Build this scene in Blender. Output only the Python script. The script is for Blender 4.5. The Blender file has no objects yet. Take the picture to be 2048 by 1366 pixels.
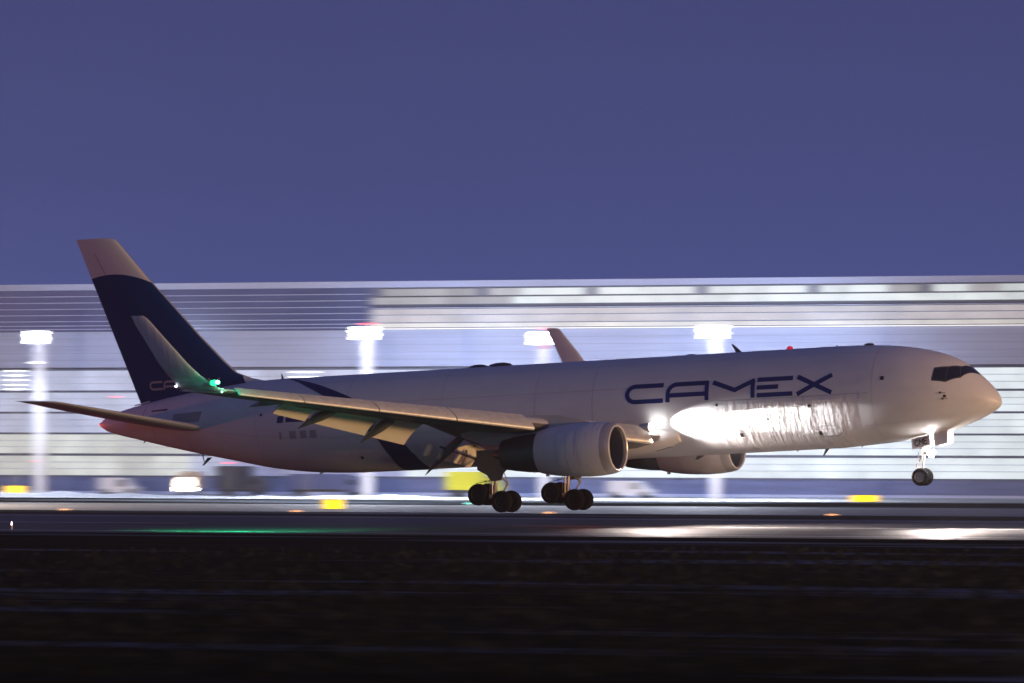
import bpy, math, random
from mathutils import Vector, Matrix
S = bpy.context.scene
COL = S.collection
PI = math.pi
random.seed(7)

# ------------------------------------------------------------------ camera
YAW = 0.439028                      # the camera looks 25 degrees off the runway normal
cam_d = bpy.data.cameras.new('camera'); cam = bpy.data.objects.new('camera', cam_d); COL.objects.link(cam)
cam.location = (152.85, -325.50, 5.846)
cam.rotation_euler = (math.radians(90.66), 0, YAW)
cam_d.lens = 233.1; cam_d.sensor_width = 36; cam_d.clip_start = 1; cam_d.clip_end = 9000
cam_d.dof.use_dof = True
cam_d.dof.focus_distance = 357.0
cam_d.dof.aperture_fstop = 4.0      # made-up anamorphic square stop, its sideways blur stands in for panning blur
cam_d.dof.aperture_ratio = 0.029
cam_d.dof.aperture_blades = 4
cam_d.dof.aperture_rotation = math.radians(45)
S.camera = cam

# ------------------------------------------------------------------ dusk sky
W = bpy.data.worlds.new('World'); S.world = W; W.use_nodes = True
nt = W.node_tree; nt.nodes.clear()
def N(tree, kind, **kw):
    n = tree.nodes.new(kind)
    for k, v in kw.items():
        if k.startswith('in_'):
            key = k[3:]
            n.inputs[int(key) if key.isdigit() else key.replace('_', ' ')].default_value = v
        else: setattr(n, k, v)
    return n
bg = N(nt, 'ShaderNodeBackground'); out = N(nt, 'ShaderNodeOutputWorld')
tc = N(nt, 'ShaderNodeTexCoord'); sep = N(nt, 'ShaderNodeSeparateXYZ')
ramp = N(nt, 'ShaderNodeValToRGB')
ramp.color_ramp.elements[0].position = 0.0; ramp.color_ramp.elements[0].color = (0.070, 0.092, 0.280, 1)
ramp.color_ramp.elements[1].position = 1.0; ramp.color_ramp.elements[1].color = (0.036, 0.044, 0.135, 1)
e = ramp.color_ramp.elements.new(0.035); e.color = (0.053, 0.066, 0.208, 1)
e = ramp.color_ramp.elements.new(0.068); e.color = (0.045, 0.054, 0.168, 1)
noi = N(nt, 'ShaderNodeTexNoise', in_Scale=9.0, in_Detail=4.0)
mx = N(nt, 'ShaderNodeMixRGB', blend_type='MULTIPLY', in_0=1.0)
mr = N(nt, 'ShaderNodeMapRange', in_3=0.90, in_4=1.10)
nt.links.new(tc.outputs['Generated'], sep.inputs[0]); nt.links.new(sep.outputs[2], ramp.inputs[0])
nt.links.new(tc.outputs['Generated'], noi.inputs['Vector']); nt.links.new(noi.outputs[0], mr.inputs[0])
nt.links.new(ramp.outputs[0], mx.inputs[1]); nt.links.new(mr.outputs[0], mx.inputs[2])
nt.links.new(mx.outputs[0], bg.inputs[0]); bg.inputs[1].default_value = 1.07
nt.links.new(bg.outputs[0], out.inputs[0])

S.view_settings.view_transform = 'Standard'; S.view_settings.look = 'None'
S.view_settings.exposure = 0; S.view_settings.gamma = 1; S.view_settings.use_curve_mapping = False
S.cycles.use_denoising = True
S.cycles.sample_clamp_indirect = 4
S.cycles.max_bounces = 5
S.cycles.use_light_tree = True

# unseen lamps out of frame around the aircraft, light sources without masts
def lamp(name, kind, loc, power, color, radius=.3, rot=None, size=None, blend=None, target=None):
    l = bpy.data.lights.new(name, kind); o = bpy.data.objects.new(name, l); COL.objects.link(o)
    l.energy = power; l.color = color; l.shadow_soft_size = radius
    o.location = loc
    if size is not None: l.spot_size = math.radians(size)
    if blend is not None: l.spot_blend = blend
    if target is not None:
        o.rotation_euler = (Vector(target) - Vector(loc)).to_track_quat('-Z', 'Y').to_euler()
    return o
SODIUM = (1.0, 0.57, 0.24)
lamp('unseen_floodlight', 'POINT', (560, -62, 12), 8.8e6, SODIUM, 12.0)
lamp('unseen_floodlight', 'POINT', (420, -900, 170), 0.62e6, (1.0, .95, .74), 30.0)  # neutral fill added on the camera side, no such lamp in view
lamp('unseen_floodlight', 'POINT', (-640, -60, 3), 0.4e6, (1.0, .32, .12), 20.0)  # unseen light added behind the aircraft to warm the tail cone
lamp('tail_underlight', 'POINT', (-56, -8, .6), 9500, (1.0, .19, .05), .3)  # unseen lamp added to redden the tail's underside from below
lamp('white_floodlight', 'POINT', (330, -60, 22), 0.28e6, (1.0, .84, .72), 6.0)

# ------------------------------------------------------------------ materials
def mat(name, color, rough=.5, metal=0.0, spec=.5, emit=None, es=0.0, noise=None, bump=None, rnd=0.0, coat=0.0):
    m = bpy.data.materials.new(name); m.use_nodes = True
    t = m.node_tree; b = t.nodes['Principled BSDF']
    b.inputs['Base Color'].default_value = (*color, 1); b.inputs['Roughness'].default_value = rough
    b.inputs['Metallic'].default_value = metal; b.inputs['Specular IOR Level'].default_value = spec
    if coat: b.inputs['Coat Weight'].default_value = coat; b.inputs['Coat Roughness'].default_value = .15
    if emit:
        b.inputs['Emission Color'].default_value = (*emit, 1); b.inputs['Emission Strength'].default_value = es
    if noise:            # (scale xyz, amount)
        sc, amt = noise
        c = N(t, 'ShaderNodeTexCoord'); mp = N(t, 'ShaderNodeMapping'); mp.inputs['Scale'].default_value = sc
        n = N(t, 'ShaderNodeTexNoise', in_Scale=1.0, in_Detail=5.0, in_Roughness=.6)
        r = N(t, 'ShaderNodeMapRange', in_1=.3, in_2=.7, in_3=1 - amt, in_4=1 + amt)
        mxx = N(t, 'ShaderNodeMixRGB', blend_type='MULTIPLY', in_0=1.0, in_1=(*color, 1))
        t.links.new(c.outputs['Object'], mp.inputs[0]); t.links.new(mp.outputs[0], n.inputs['Vector'])
        t.links.new(n.outputs[0], r.inputs[0]); t.links.new(r.outputs[0], mxx.inputs[2])
        t.links.new(mxx.outputs[0], b.inputs['Base Color'])
    if rnd and emit:
        oi = N(t, 'ShaderNodeObjectInfo'); r2 = N(t, 'ShaderNodeMapRange', in_3=es * (1 - rnd), in_4=es * (1 + rnd))
        c = N(t, 'ShaderNodeTexCoord'); n = N(t, 'ShaderNodeTexNoise', in_Scale=.45, in_Detail=2.0)
        geo = N(t, 'ShaderNodeNewGeometry')
        r3 = N(t, 'ShaderNodeMapRange', in_1=.3, in_2=.7, in_3=.82, in_4=1.15); ml = N(t, 'ShaderNodeMath', operation='MULTIPLY')
        t.links.new(geo.outputs['Position'], n.inputs['Vector']); t.links.new(n.outputs[0], r3.inputs[0])
        t.links.new(oi.outputs['Random'], r2.inputs[0]); t.links.new(r2.outputs[0], ml.inputs[0]); t.links.new(r3.outputs[0], ml.inputs[1])
        t.links.new(ml.outputs[0], b.inputs['Emission Strength'])
    if bump:
        sc, dist = bump
        c = N(t, 'ShaderNodeTexCoord'); mp = N(t, 'ShaderNodeMapping'); mp.inputs['Scale'].default_value = sc
        n = N(t, 'ShaderNodeTexNoise', in_Scale=1.0, in_Detail=3.0); bp = N(t, 'ShaderNodeBump', in_Distance=dist, in_Strength=1.0)
        t.links.new(c.outputs['Object'], mp.inputs[0]); t.links.new(mp.outputs[0], n.inputs['Vector'])
        t.links.new(n.outputs[0], bp.inputs['Height']); t.links.new(bp.outputs[0], b.inputs['Normal'])
    return m
M = {}
M['paint'] = mat('white_paint', (.66, .64, .65), .42, spec=.4, noise=((.5, .5, 1.2), .05), bump=((3.4, .2, .45), .017))
M['skin'] = mat('fuselage_skin', (.66, .65, .66), .42, spec=.4, noise=((.5, .5, 1.2), .05))
_t = M['skin'].node_tree; _b = _t.nodes['Principled BSDF']
_c = N(_t, 'ShaderNodeTexCoord'); _mp = N(_t, 'ShaderNodeMapping'); _mp.inputs['Scale'].default_value = (3.0, .2, .55)
_n = N(_t, 'ShaderNodeTexNoise', in_Scale=1.0, in_Detail=4.0, in_Roughness=.6); _sx = N(_t, 'ShaderNodeSeparateXYZ')
_m1 = N(_t, 'ShaderNodeMapRange', in_1=14.0, in_2=16.5, in_3=.06, in_4=1.0); _m2 = N(_t, 'ShaderNodeMapRange', in_1=22.9, in_2=21.6, in_3=.02, in_4=1.0)
_m3 = N(_t, 'ShaderNodeMapRange', in_1=.15, in_2=-.15, in_3=.06, in_4=1.0)
_k1 = N(_t, 'ShaderNodeMath', operation='MULTIPLY'); _k2 = N(_t, 'ShaderNodeMath', operation='MULTIPLY'); _k3 = N(_t, 'ShaderNodeMath', operation='MULTIPLY')
_bp = N(_t, 'ShaderNodeBump', in_Distance=.15, in_Strength=1.0)
_t.links.new(_c.outputs['Object'], _mp.inputs[0]); _t.links.new(_mp.outputs[0], _n.inputs['Vector']); _t.links.new(_c.outputs['Object'], _sx.inputs[0])
_t.links.new(_sx.outputs[0], _m1.inputs[0]); _t.links.new(_sx.outputs[0], _m2.inputs[0]); _t.links.new(_sx.outputs[2], _m3.inputs[0])
_t.links.new(_m1.outputs[0], _k1.inputs[0]); _t.links.new(_m2.outputs[0], _k1.inputs[1]); _t.links.new(_k1.outputs[0], _k2.inputs[0]); _t.links.new(_m3.outputs[0], _k2.inputs[1])
_t.links.new(_k2.outputs[0], _k3.inputs[0]); _t.links.new(_n.outputs[0], _k3.inputs[1]); _t.links.new(_k3.outputs[0], _bp.inputs['Height']); _t.links.new(_bp.outputs[0], _b.inputs['Normal'])
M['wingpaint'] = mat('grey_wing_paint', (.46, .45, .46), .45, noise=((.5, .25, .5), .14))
M['under'] = mat('wing_underside_shade', (.15, .145, .15), .5)  # shade below the wing put into a darker colour
M['slat'] = mat('slat_metal', (.50, .49, .48), .42, metal=.2, noise=((.35, 3.0, 6.0), .16))
M['flap'] = mat('flap_paint', (.66, .62, .56), .5, noise=((.6, .4, .6), .05))
M['navy'] = mat('navy_paint', (.005, .016, .105), .45, spec=.3)
M['letterblue'] = mat('letter_blue', (.009, .020, .155), .45, spec=.3)
M['greytext'] = mat('grey_lettering', (.30, .29, .31), .5)
M['faint'] = mat('faint_plug_grey', (.34, .33, .34), .5)
M['joint'] = mat('joint_grey', (.45, .44, .45), .5)
M['darkgrey'] = mat('dark_grey', (.055, .055, .06), .5)
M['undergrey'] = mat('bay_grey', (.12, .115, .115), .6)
M['black'] = mat('black', (.008, .008, .009), .5)
M['rubber'] = mat('tyre_rubber', (.008, .008, .009), .85, spec=.06, noise=((3, 3, 3), .2))
M['hub'] = mat('wheel_hub', (.014, .014, .014), .7, spec=.1)
M['nosehub'] = mat('nose_wheel_hub', (.22, .21, .22), .45)
M['gear'] = mat('gear_metal', (.50, .47, .44), .35, metal=.3)
M['chrome'] = mat('bare_metal', (.62, .60, .60), .22, metal=.9)
M['lip'] = mat('inlet_lip', (.42, .41, .42), .38, metal=.45)
M['liprim'] = mat('inlet_rim', (.75, .73, .72), .30, metal=.3)
M['duct'] = mat('duct_grey', (.16, .15, .155), .45)
M['core'] = mat('core_metal', (.085, .085, .09), .45, metal=.5)
M['glass'] = mat('cockpit_glass', (.012, .012, .016), .08, spec=.8)
M['tailbare'] = mat('tail_plate', (.30, .29, .30), .45)
def emis(name, col, s): return mat(name, (.02, .02, .02), .5, emit=col, es=s)
M['greenlamp'] = emis('green_lamp', (.10, 1.0, .50), 40)
M['whitelamp'] = emis('white_lamp', (1, .98, .95), 60)
M['flood'] = emis('flood_lens', (.90, .93, 1), 30)
M['redlamp'] = emis('red_lamp', (1, .06, .07), 10)
M['reddome'] = mat('red_dome', (.5, .01, .02), .3, emit=(1, .02, .05), es=.45)
M['orangelamp'] = emis('orange_lamp', (1, .40, .12), 12)
M['signyellow'] = emis('lit_yellow_sign', (1.0, .60, .01), 2.4)

# ------------------------------------------------------------------ mesh helpers
def link(o, parent=None, kind=None, label=None, cat=None, group=None):
    COL.objects.link(o)
    if parent is not None: o.parent = parent
    tag(o, label, cat, group, kind); return o
def tag(o, label=None, cat=None, group=None, kind=None):
    if label: o['label'] = label
    if cat: o['category'] = cat
    if group: o['group'] = group
    if kind: o['kind'] = kind
def thing(name, loc, label, cat, group=None, rz=0):
    o = bpy.data.objects.new(name, None); o.location = loc; o.rotation_euler = (0, 0, rz)
    o.empty_display_size = 1
    return link(o, None, None, label, cat, group)
class MB:
    def __init__(s): s.v = []; s.f = []; s.mi = []
    def add(s, vs, fs, mi=0):
        b = len(s.v); s.v += [tuple(x) for x in vs]; s.f += [tuple(b + i for i in f) for f in fs]; s.mi += [mi] * len(fs); return s
    def box(s, x0, x1, y0, y1, z0, z1, mi=0):
        vs = [(x, y, z) for x in (x0, x1) for y in (y0, y1) for z in (z0, z1)]
        return s.add(vs, [(0, 1, 3, 2), (4, 6, 7, 5), (0, 4, 5, 1), (2, 3, 7, 6), (0, 2, 6, 4), (1, 5, 7, 3)], mi)
    def tube(s, p, q, r, r2=None, n=10, mi=0):
        p, q = Vector(p), Vector(q); r2 = r if r2 is None else r2
        d = (q - p).normalized(); u = d.orthogonal().normalized(); w = d.cross(u)
        vs = []
        for c, rr in ((p, r), (q, r2)):
            for i in range(n):
                a = 2 * PI * i / n; vs.append(c + (u * math.cos(a) + w * math.sin(a)) * rr)
        fs = [(i, (i + 1) % n, n + (i + 1) % n, n + i) for i in range(n)] + [tuple(range(n))[::-1], tuple(range(n, 2 * n))]
        return s.add(vs, fs, mi)
    def rev(s, prof, axis='x', c=(0, 0, 0), n=32, mi=0, caps=False, sy=1.0):
        # prof: list of (a, r) along axis
        vs = []
        for a, r in prof:
            for i in range(n):
                t = 2 * PI * i / n; y, z = r * math.cos(t) * sy, r * math.sin(t)
                vs.append((c[0] + a, c[1] + y, c[2] + z) if axis == 'x' else (c[0] + y, c[1] + a, c[2] + z) if axis == 'y' else (c[0] + y, c[1] + z, c[2] + a))
        fs = []; mis = []
        for k in range(len(prof) - 1):
            for i in range(n):
                j = (i + 1) % n; fs.append((k * n + i, k * n + j, (k + 1) * n + j, (k + 1) * n + i))
        if caps: fs += [tuple(range(n))[::-1], tuple(range((len(prof) - 1) * n, len(prof) * n))]
        return s.add(vs, fs, mi)
    def loft(s, loops, mi=0, caps=True, mif=None):
        n = len(loops[0]); vs = [p for l in loops for p in l]; b = len(s.v)
        s.v += [tuple(x) for x in vs]
        for k in range(len(loops) - 1):
            for i in range(n):
                j = (i + 1) % n
                s.f.append((b + k * n + i, b + k * n + j, b + (k + 1) * n + j, b + (k + 1) * n + i)); s.mi.append(mif(i) if mif else mi)
        if caps:
            s.f += [tuple(range(b, b + n))[::-1], tuple(range(b + (len(loops) - 1) * n, b + len(loops) * n))]; s.mi += [mi, mi]
        return s
    def mesh(s, name, mats, smooth=False, sharp=None):
        me = bpy.data.meshes.new(name); me.from_pydata(s.v, [], s.f)
        for m in (mats if isinstance(mats, (list, tuple)) else [mats]): me.materials.append(m)
        me.polygons.foreach_set('material_index', s.mi)
        if smooth:
            me.polygons.foreach_set('use_smooth', [True] * len(me.polygons))
            if sharp: me.set_sharp_from_angle(angle=math.radians(sharp))
        me.validate(); me.update(); return me
    def build(s, name, mats, parent=None, smooth=False, sharp=40, kind=None, label=None, cat=None, group=None, loc=None):
        o = bpy.data.objects.new(name, s.mesh(name, mats, smooth, sharp))
        if loc: o.location = loc
        return link(o, parent, kind, label, cat, group)
def fixnormals(o):
    import bmesh
    bm = bmesh.new(); bm.from_mesh(o.data); bmesh.ops.recalc_face_normals(bm, faces=bm.faces); bm.to_mesh(o.data); bm.free(); return o
def part_copy(o, parent, mtx=None, label=None):
    c = o.copy(); COL.objects.link(c); c.parent = parent
    if mtx is not None: c.matrix_local = mtx @ o.matrix_local
    return c
def copy_tree(o, parent=None):
    c = o.copy(); COL.objects.link(c); c.parent = parent
    for ch in [x for x in bpy.data.objects if x.parent == o]: copy_tree(ch, c)
    return c

def pchip(T):
    xs = [a for a, b in T]; ys = [b for a, b in T]; n = len(T)
    h = [xs[i + 1] - xs[i] for i in range(n - 1)]; d = [(ys[i + 1] - ys[i]) / h[i] for i in range(n - 1)]
    m = [d[0]] + [0 if d[i - 1] * d[i] <= 0 else (3 * (h[i - 1] + h[i])) / ((2 * h[i] + h[i - 1]) / d[i - 1] + (h[i] + 2 * h[i - 1]) / d[i]) for i in range(1, n - 1)] + [d[-1]]
    def f(x):
        if x <= xs[0]: return ys[0]
        if x >= xs[-1]: return ys[-1]
        i = max(k for k in range(n - 1) if xs[k] <= x); t = (x - xs[i]) / h[i]
        return (2*t**3 - 3*t*t + 1) * ys[i] + (t**3 - 2*t*t + t) * h[i] * m[i] + (-2*t**3 + 3*t*t) * ys[i+1] + (t**3 - t*t) * h[i] * m[i+1]
    return f

# ================================================================== GROUND
def ground_mat(name, col, var, rough=.9, spec=.2, scale=(.02, .1, 1), patches=None, bump=None):
    m = bpy.data.materials.new(name); m.use_nodes = True; t = m.node_tree; b = t.nodes['Principled BSDF']
    geo = N(t, 'ShaderNodeNewGeometry'); mp = N(t, 'ShaderNodeMapping'); mp.inputs['Scale'].default_value = scale
    n = N(t, 'ShaderNodeTexNoise', in_Scale=1.0, in_Detail=8.0, in_Roughness=.65)
    r = N(t, 'ShaderNodeValToRGB')
    r.color_ramp.elements[0].position = .3; r.color_ramp.elements[0].color = (*[c * (1 - var) for c in col], 1)
    r.color_ramp.elements[1].position = .7; r.color_ramp.elements[1].color = (*[c * (1 + var) for c in col], 1)
    t.links.new(geo.outputs['Position'], mp.inputs[0]); t.links.new(mp.outputs[0], n.inputs['Vector']); t.links.new(n.outputs[0], r.inputs[0])
    last = r.outputs[0]
    if patches:
        psc, lo, hi, pc = patches
        mp2 = N(t, 'ShaderNodeMapping'); mp2.inputs['Scale'].default_value = psc
        n2 = N(t, 'ShaderNodeTexNoise', in_Scale=1.0, in_Detail=4.0, in_Roughness=.55)
        r2 = N(t, 'ShaderNodeMapRange', in_1=lo, in_2=hi)
        mix = N(t, 'ShaderNodeMixRGB', in_2=(*pc, 1))
        t.links.new(geo.outputs['Position'], mp2.inputs[0]); t.links.new(mp2.outputs[0], n2.inputs['Vector']); t.links.new(n2.outputs[0], r2.inputs[0])
        t.links.new(r2.outputs[0], mix.inputs[0]); t.links.new(last, mix.inputs[1]); last = mix.outputs[0]
    t.links.new(last, b.inputs['Base Color']); b.inputs['Roughness'].default_value = rough; b.inputs['Specular IOR Level'].default_value = spec
    if bump:
        n3 = N(t, 'ShaderNodeTexNoise', in_Scale=bump[0], in_Detail=4.0); bp = N(t, 'ShaderNodeBump', in_Distance=bump[1])
        t.links.new(geo.outputs['Position'], n3.inputs['Vector']); t.links.new(n3.outputs[0], bp.inputs['Height']); t.links.new(bp.outputs[0], b.inputs['Normal'])
    return m
M['grass'] = ground_mat('grass_ground', (.010, .012, .010), .6, rough=1.0, spec=.0, scale=(.04, .25, 1), patches=((.017, .10, 1), .54, .72, (.26, .29, .33)))
M['asphalt'] = ground_mat('runway_asphalt', (.075, .073, .073), .5, rough=.60, spec=.16, scale=(.03, .5, 1), patches=((.012, .5, 1), .5, .75, (.045, .044, .045)))
M['taxi'] = ground_mat('taxiway_asphalt', (.26, .25, .24), .35, rough=.7, spec=.3, scale=(.02, .3, 1))
M['apron'] = ground_mat('apron_concrete', (.42, .43, .45), .30, rough=.7, spec=.3, scale=(.03, .12, 1))
M['mark'] = mat('white_marking', (.55, .55, .53), .7)
def gz(y):
    if y <= 31: return 0.0
    if y >= 161: return -4.5
    return -4.5 * (y - 31) / 130
XA, XB = -1500, 1200
ys = [-900, -400, -320, -200, -28.2, 28.2, 31, 96, 161] + [300, 600, 1200, 4500]
b = MB(); vs = []
for y in ys:
    for x in (-5000, XA, -300, -150, 0, 150, XB, 5000): vs.append((x, y, gz(y) - .03))
nx = 8
b.add(vs, [(k * nx + i, k * nx + i + 1, (k + 1) * nx + i + 1, (k + 1) * nx + i) for k in range(len(ys) - 1) for i in range(nx - 1)])
b.build('grass_field', M['grass'], kind='structure')
def sheet(name, y0, y1, m, dz=0, x0=XA, x1=XB):
    z = gz((y0 + y1) / 2) + dz
    return MB().add([(x0, y0, z), (x1, y0, z), (x1, y1, z), (x0, y1, z)], [(0, 1, 2, 3)]).build(name, m, kind='structure')
sheet('runway', -28.2, 28.2, M['asphalt'], 0)
sheet('taxiway', 326, 384, M['taxi'], 0)
sheet('apron', 429, 760, M['apron'], 0)
mk = MB()
for y0 in (-23.5, 22.7): mk.add([(-700, y0, .004), (700, y0, .004), (700, y0 + .8, .004), (-700, y0 + .8, .004)], [(0, 1, 2, 3)])
for k in range(-12, 13): mk.add([(k * 50, -.45, .004), (k * 50 + 30, -.45, .004), (k * 50 + 30, .45, .004), (k * 50, .45, .004)], [(0, 1, 2, 3)])
mk.build('runway_markings', M['mark'], kind='structure')
mk = MB().add([(-700, 354.8, -4.496), (700, 354.8, -4.496), (700, 355.2, -4.496), (-700, 355.2, -4.496)], [(0, 1, 2, 3)])
mk.build('taxiway_centreline', mat('yellow_marking', (.5, .36, .03), .7), kind='structure')
# grass tufts of the near field
tb = MB(); rg = random.Random(3)
cxx, cyy = 152.85, -325.5
for k in range(7000):
    d = 150 + 145 * rg.random() ** 1.2; r = (rg.random() - .5) * 2 * d * .088
    x = cxx + r * math.cos(YAW) - d * math.sin(YAW); y = cyy + r * math.sin(YAW) + d * math.cos(YAW)
    if y > -29: continue
    h = .10 + .22 * rg.random() ** 2; w = .05 + .06 * rg.random(); mi = rg.choice((0, 0, 1, 2))
    for q in range(3):
        a = rg.random() * 6.28; ox, oy = math.cos(a) * w, math.sin(a) * w; lx, ly = (rg.random() - .5) * .18, (rg.random() - .5) * .18
        tb.add([(x - ox, y - oy, -.04), (x + ox, y + oy, -.04), (x + lx, y + ly, h * (.6 + .5 * rg.random()))], [(0, 1, 2)], mi)
tb.build('grass_tufts', [mat('grass_blade', (.010, .013, .009), .95, spec=.0), mat('dry_grass', (.018, .018, .015), .95, spec=.0), mat('frosted_grass', (.035, .04, .045), .95, spec=.0)],
         kind='stuff', label='short dark frosty grass tufts in the near field before the runway', cat='grass')

# ================================================================== AIRLINER
TH = 0.04947
plane = thing('cargo_airliner', (-1.671, 0, 5.906), 'large white twin engined cargo jet with navy tail touching down above the runway', 'airplane')
plane.rotation_euler = (0, -TH, 0)
def P(x, y, z): return (x + 30, y, z)           # x is counted from the nose tip
CR = pchip([(-53.67, .85), (-53.3, 1.1), (-52.3, 1.43), (-50.85, 1.74), (-47, 2.35), (-43.6, 2.66), (-41.5, 2.705), (-9, 2.705), (-7.25, 2.66), (-5.55, 2.53), (-3.86, 2.22), (-2.75, 1.88), (-1.79, 1.36), (-1.25, .90), (-.71, .40), (-.3, -.06), (-.08, -.40), (0, -.72)])
KE = pchip([(-53.67, .6), (-53.3, .35), (-52.8, .17), (-51.26, -.24), (-49.7, -.65), (-47.5, -1.18), (-45.4, -1.65), (-42.6, -2.25), (-40.1, -2.56), (-37.5, -2.69), (-36, -2.705), (-9, -2.70), (-7.9, -2.64), (-5.8, -2.51), (-4.4, -2.33), (-2.94, -2.08), (-1.8, -1.76), (-.8, -1.36), (-.3, -1.10), (-.08, -.92), (0, -.76)])
HW = pchip([(-53.67, .12), (-53.3, .3), (-52, .62), (-50, .98), (-48, 1.33), (-46, 1.66), (-44, 1.95), (-42, 2.2), (-40, 2.39), (-38, 2.49), (-36, 2.515), (-7, 2.515), (-5, 2.43), (-4, 2.30), (-3, 2.08), (-2.2, 1.80), (-1.5, 1.49), (-1, 1.2), (-.5, .83), (-.2, .50), (-.08, .32), (0, .03)])
def fus(x, a, k=1.0):       # a: angle from the crown, positive towards the right side
    t, bt, w = CR(x), KE(x), HW(x); zc, hz = (t + bt) / 2, (t - bt) / 2
    return P(x, -w * math.sin(a) * k, zc + hz * math.cos(a) * k)
def ang(x, z):
    t, bt = CR(x), KE(x); return math.acos(max(-1, min(1, (z - (t + bt) / 2) / ((t - bt) / 2))))
xs = [-53.67, -53.5, -53.3, -53, -52.6, -52.2, -51.6, -51] + [-50.5 + .5 * i for i in range(27)] + [-36.5 + i * .95 for i in range(1, 31)] + [-7.5, -7, -6.5, -6, -5.5, -5, -4.6, -4.2, -3.8, -3.4, -3, -2.7, -2.4, -2.1, -1.8, -1.5, -1.25, -1, -.8, -.6, -.45, -.3, -.2, -.12, -.06, -.02, 0]
NA = 72
fb = MB().loft([[fus(x, 2 * PI * i / NA) for i in range(NA)] for x in xs])
fuselage = fixnormals(fb.build('fuselage', M['paint'], plane, smooth=True, sharp=60))

def patch_quads(mb, quads, k, step=.12, mi=0):
    # each quad: 4 corners as (x, angle); subdivided and laid on the skin
    for q in quads:
        (a, b_, c, d) = q
        def dist(p, r_): return math.hypot(p[0] - r_[0], (p[1] - r_[1]) * 2.6)
        nu = max(1, int(max(dist(a, b_), dist(d, c)) / step)); nv = max(1, int(max(dist(a, d), dist(b_, c)) / step))
        vs = []
        for j in range(nv + 1):
            for i in range(nu + 1):
                u, v = i / nu, j / nv
                x = (1-u)*(1-v)*a[0] + u*(1-v)*b_[0] + u*v*c[0] + (1-u)*v*d[0]
                t = (1-u)*(1-v)*a[1] + u*(1-v)*b_[1] + u*v*c[1] + (1-u)*v*d[1]
                vs.append(fus(x, t, k))
        mb.add(vs, [(j*(nu+1)+i, j*(nu+1)+i+1, (j+1)*(nu+1)+i+1, (j+1)*(nu+1)+i) for j in range(nv) for i in range(nu)], mi)
def ribbon(pts, w):
    # miter-joined quads of a polyline in 2-D, w half widths
    n = len(pts); L = []; R = []
    for i, p in enumerate(pts):
        if i == 0: d = (pts[1][0]-p[0], pts[1][1]-p[1])
        elif i == n-1: d = (p[0]-pts[i-1][0], p[1]-pts[i-1][1])
        if i in (0, n-1):
            l = math.hypot(*d); nx_, ny_ = -d[1]/l, d[0]/l; m_ = w
        else:
            d1 = (p[0]-pts[i-1][0], p[1]-pts[i-1][1]); d2 = (pts[i+1][0]-p[0], pts[i+1][1]-p[1])
            l1, l2 = math.hypot(*d1), math.hypot(*d2); n1 = (-d1[1]/l1, d1[0]/l1); n2 = (-d2[1]/l2, d2[0]/l2)
            nx_, ny_ = n1[0]+n2[0], n1[1]+n2[1]; l = math.hypot(nx_, ny_); nx_, ny_ = nx_/l, ny_/l
            m_ = w / max(.35, nx_*n1[0]+ny_*n1[1])
        L.append((p[0]+nx_*m_, p[1]+ny_*m_)); R.append((p[0]-nx_*m_, p[1]-ny_*m_))
    return [(R[i], R[i+1], L[i+1], L[i]) for i in range(n-1)]
fuselage.data.materials[0] = M['skin']
# ---- lettering CAMEX, drawn in (x, z), each stroke a ribbon
def arc(cx, cz, rx, rz, a0, a1, n=8): return [(cx + rx*math.cos(math.radians(a0+(a1-a0)*i/n)), cz + rz*math.sin(math.radians(a0+(a1-a0)*i/n))) for i in range(n+1)]
T = .118
LET = {   # in letter space: width units metres, z from 0 to 1.04
 'C': [[(2.2, .93)] + arc(.55, .52, .45, .41, 90, 270, 10) + [(2.2, .11)]],
 'A': [[(.10, 0), (.10, .45)] + arc(.62, .45, .52, .48, 180, 90, 7)[1:] + [(2.42, .93)], [(2.36, 1.03), (2.36, 0)], [(.18, .36), (2.28, .36)]],
 'M': [[(0, .93), (1.28, .46), (2.42, .93)], [(2.32, .82), (2.32, 0)]],
 'E': [[(0, .93), (2.05, .93)], [(0, .52), (1.22, .52)], [(0, .11), (2.05, .11)]],
 'X': [[(0, .05), (1.97, .98)], [(0, .98), (1.97, .05)]]}
OFF = {'C': -20.45, 'A': -18.08, 'M': -15.38, 'E': -12.82, 'X': -10.52}
def skin_letters(parent, side=1):
    for ch in 'CAMEX':
        mb = MB()
        for k, st in enumerate(LET[ch]):
            qs = ribbon(st, T)
            out_ = []
            for q in qs:
                q2 = []
                for (u, z) in q:
                    x = OFF[ch] + u if side == 1 else -8.5 - (u + OFF[ch] + 20.45) - 0
                    q2.append((x, side * ang(x, z + .17)))
                out_.append(tuple(q2))
            patch_quads(mb, out_, 1.0030 + .0008 * k)
        mb.build('letter', M['letterblue'], parent, smooth=True)
skin_letters(fuselage, 1)
# left side reads forward too: letters run nose to tail
skin_letters(fuselage, -1)

# ---- swoosh of navy paint that runs from the crown behind the wing to the belly
def swoosh(side):
    mb = MB()
    fwd = [(-41.6, .10), (-40.6, .38), (-38.8, .70), (-36.9, 1.04), (-35.6, 1.35), (-34.7, 1.62), (-33.9, 2.0), (-33.4, 2.35), (-33.1, 2.75), (-33.0, PI)]
    aft = [(-41.9, .12), (-41.0, .39), (-39.9, .69), (-38.6, .98), (-37.3, 1.3), (-36.2, 1.6), (-35.3, 1.97), (-34.9, 2.35), (-34.75, 2.75), (-34.6, PI)]
    qs = [((aft[i][0], side*aft[i][1]), (fwd[i][0], side*fwd[i][1]), (fwd[i+1][0], side*fwd[i+1][1]), (aft[i+1][0], side*aft[i+1][1])) for i in range(len(fwd) - 1)]
    patch_quads(mb, qs, 1.0028, .2); mb.build('swoosh_stripe', M['navy'], fuselage, smooth=True)
swoosh(1); swoosh(-1)
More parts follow.
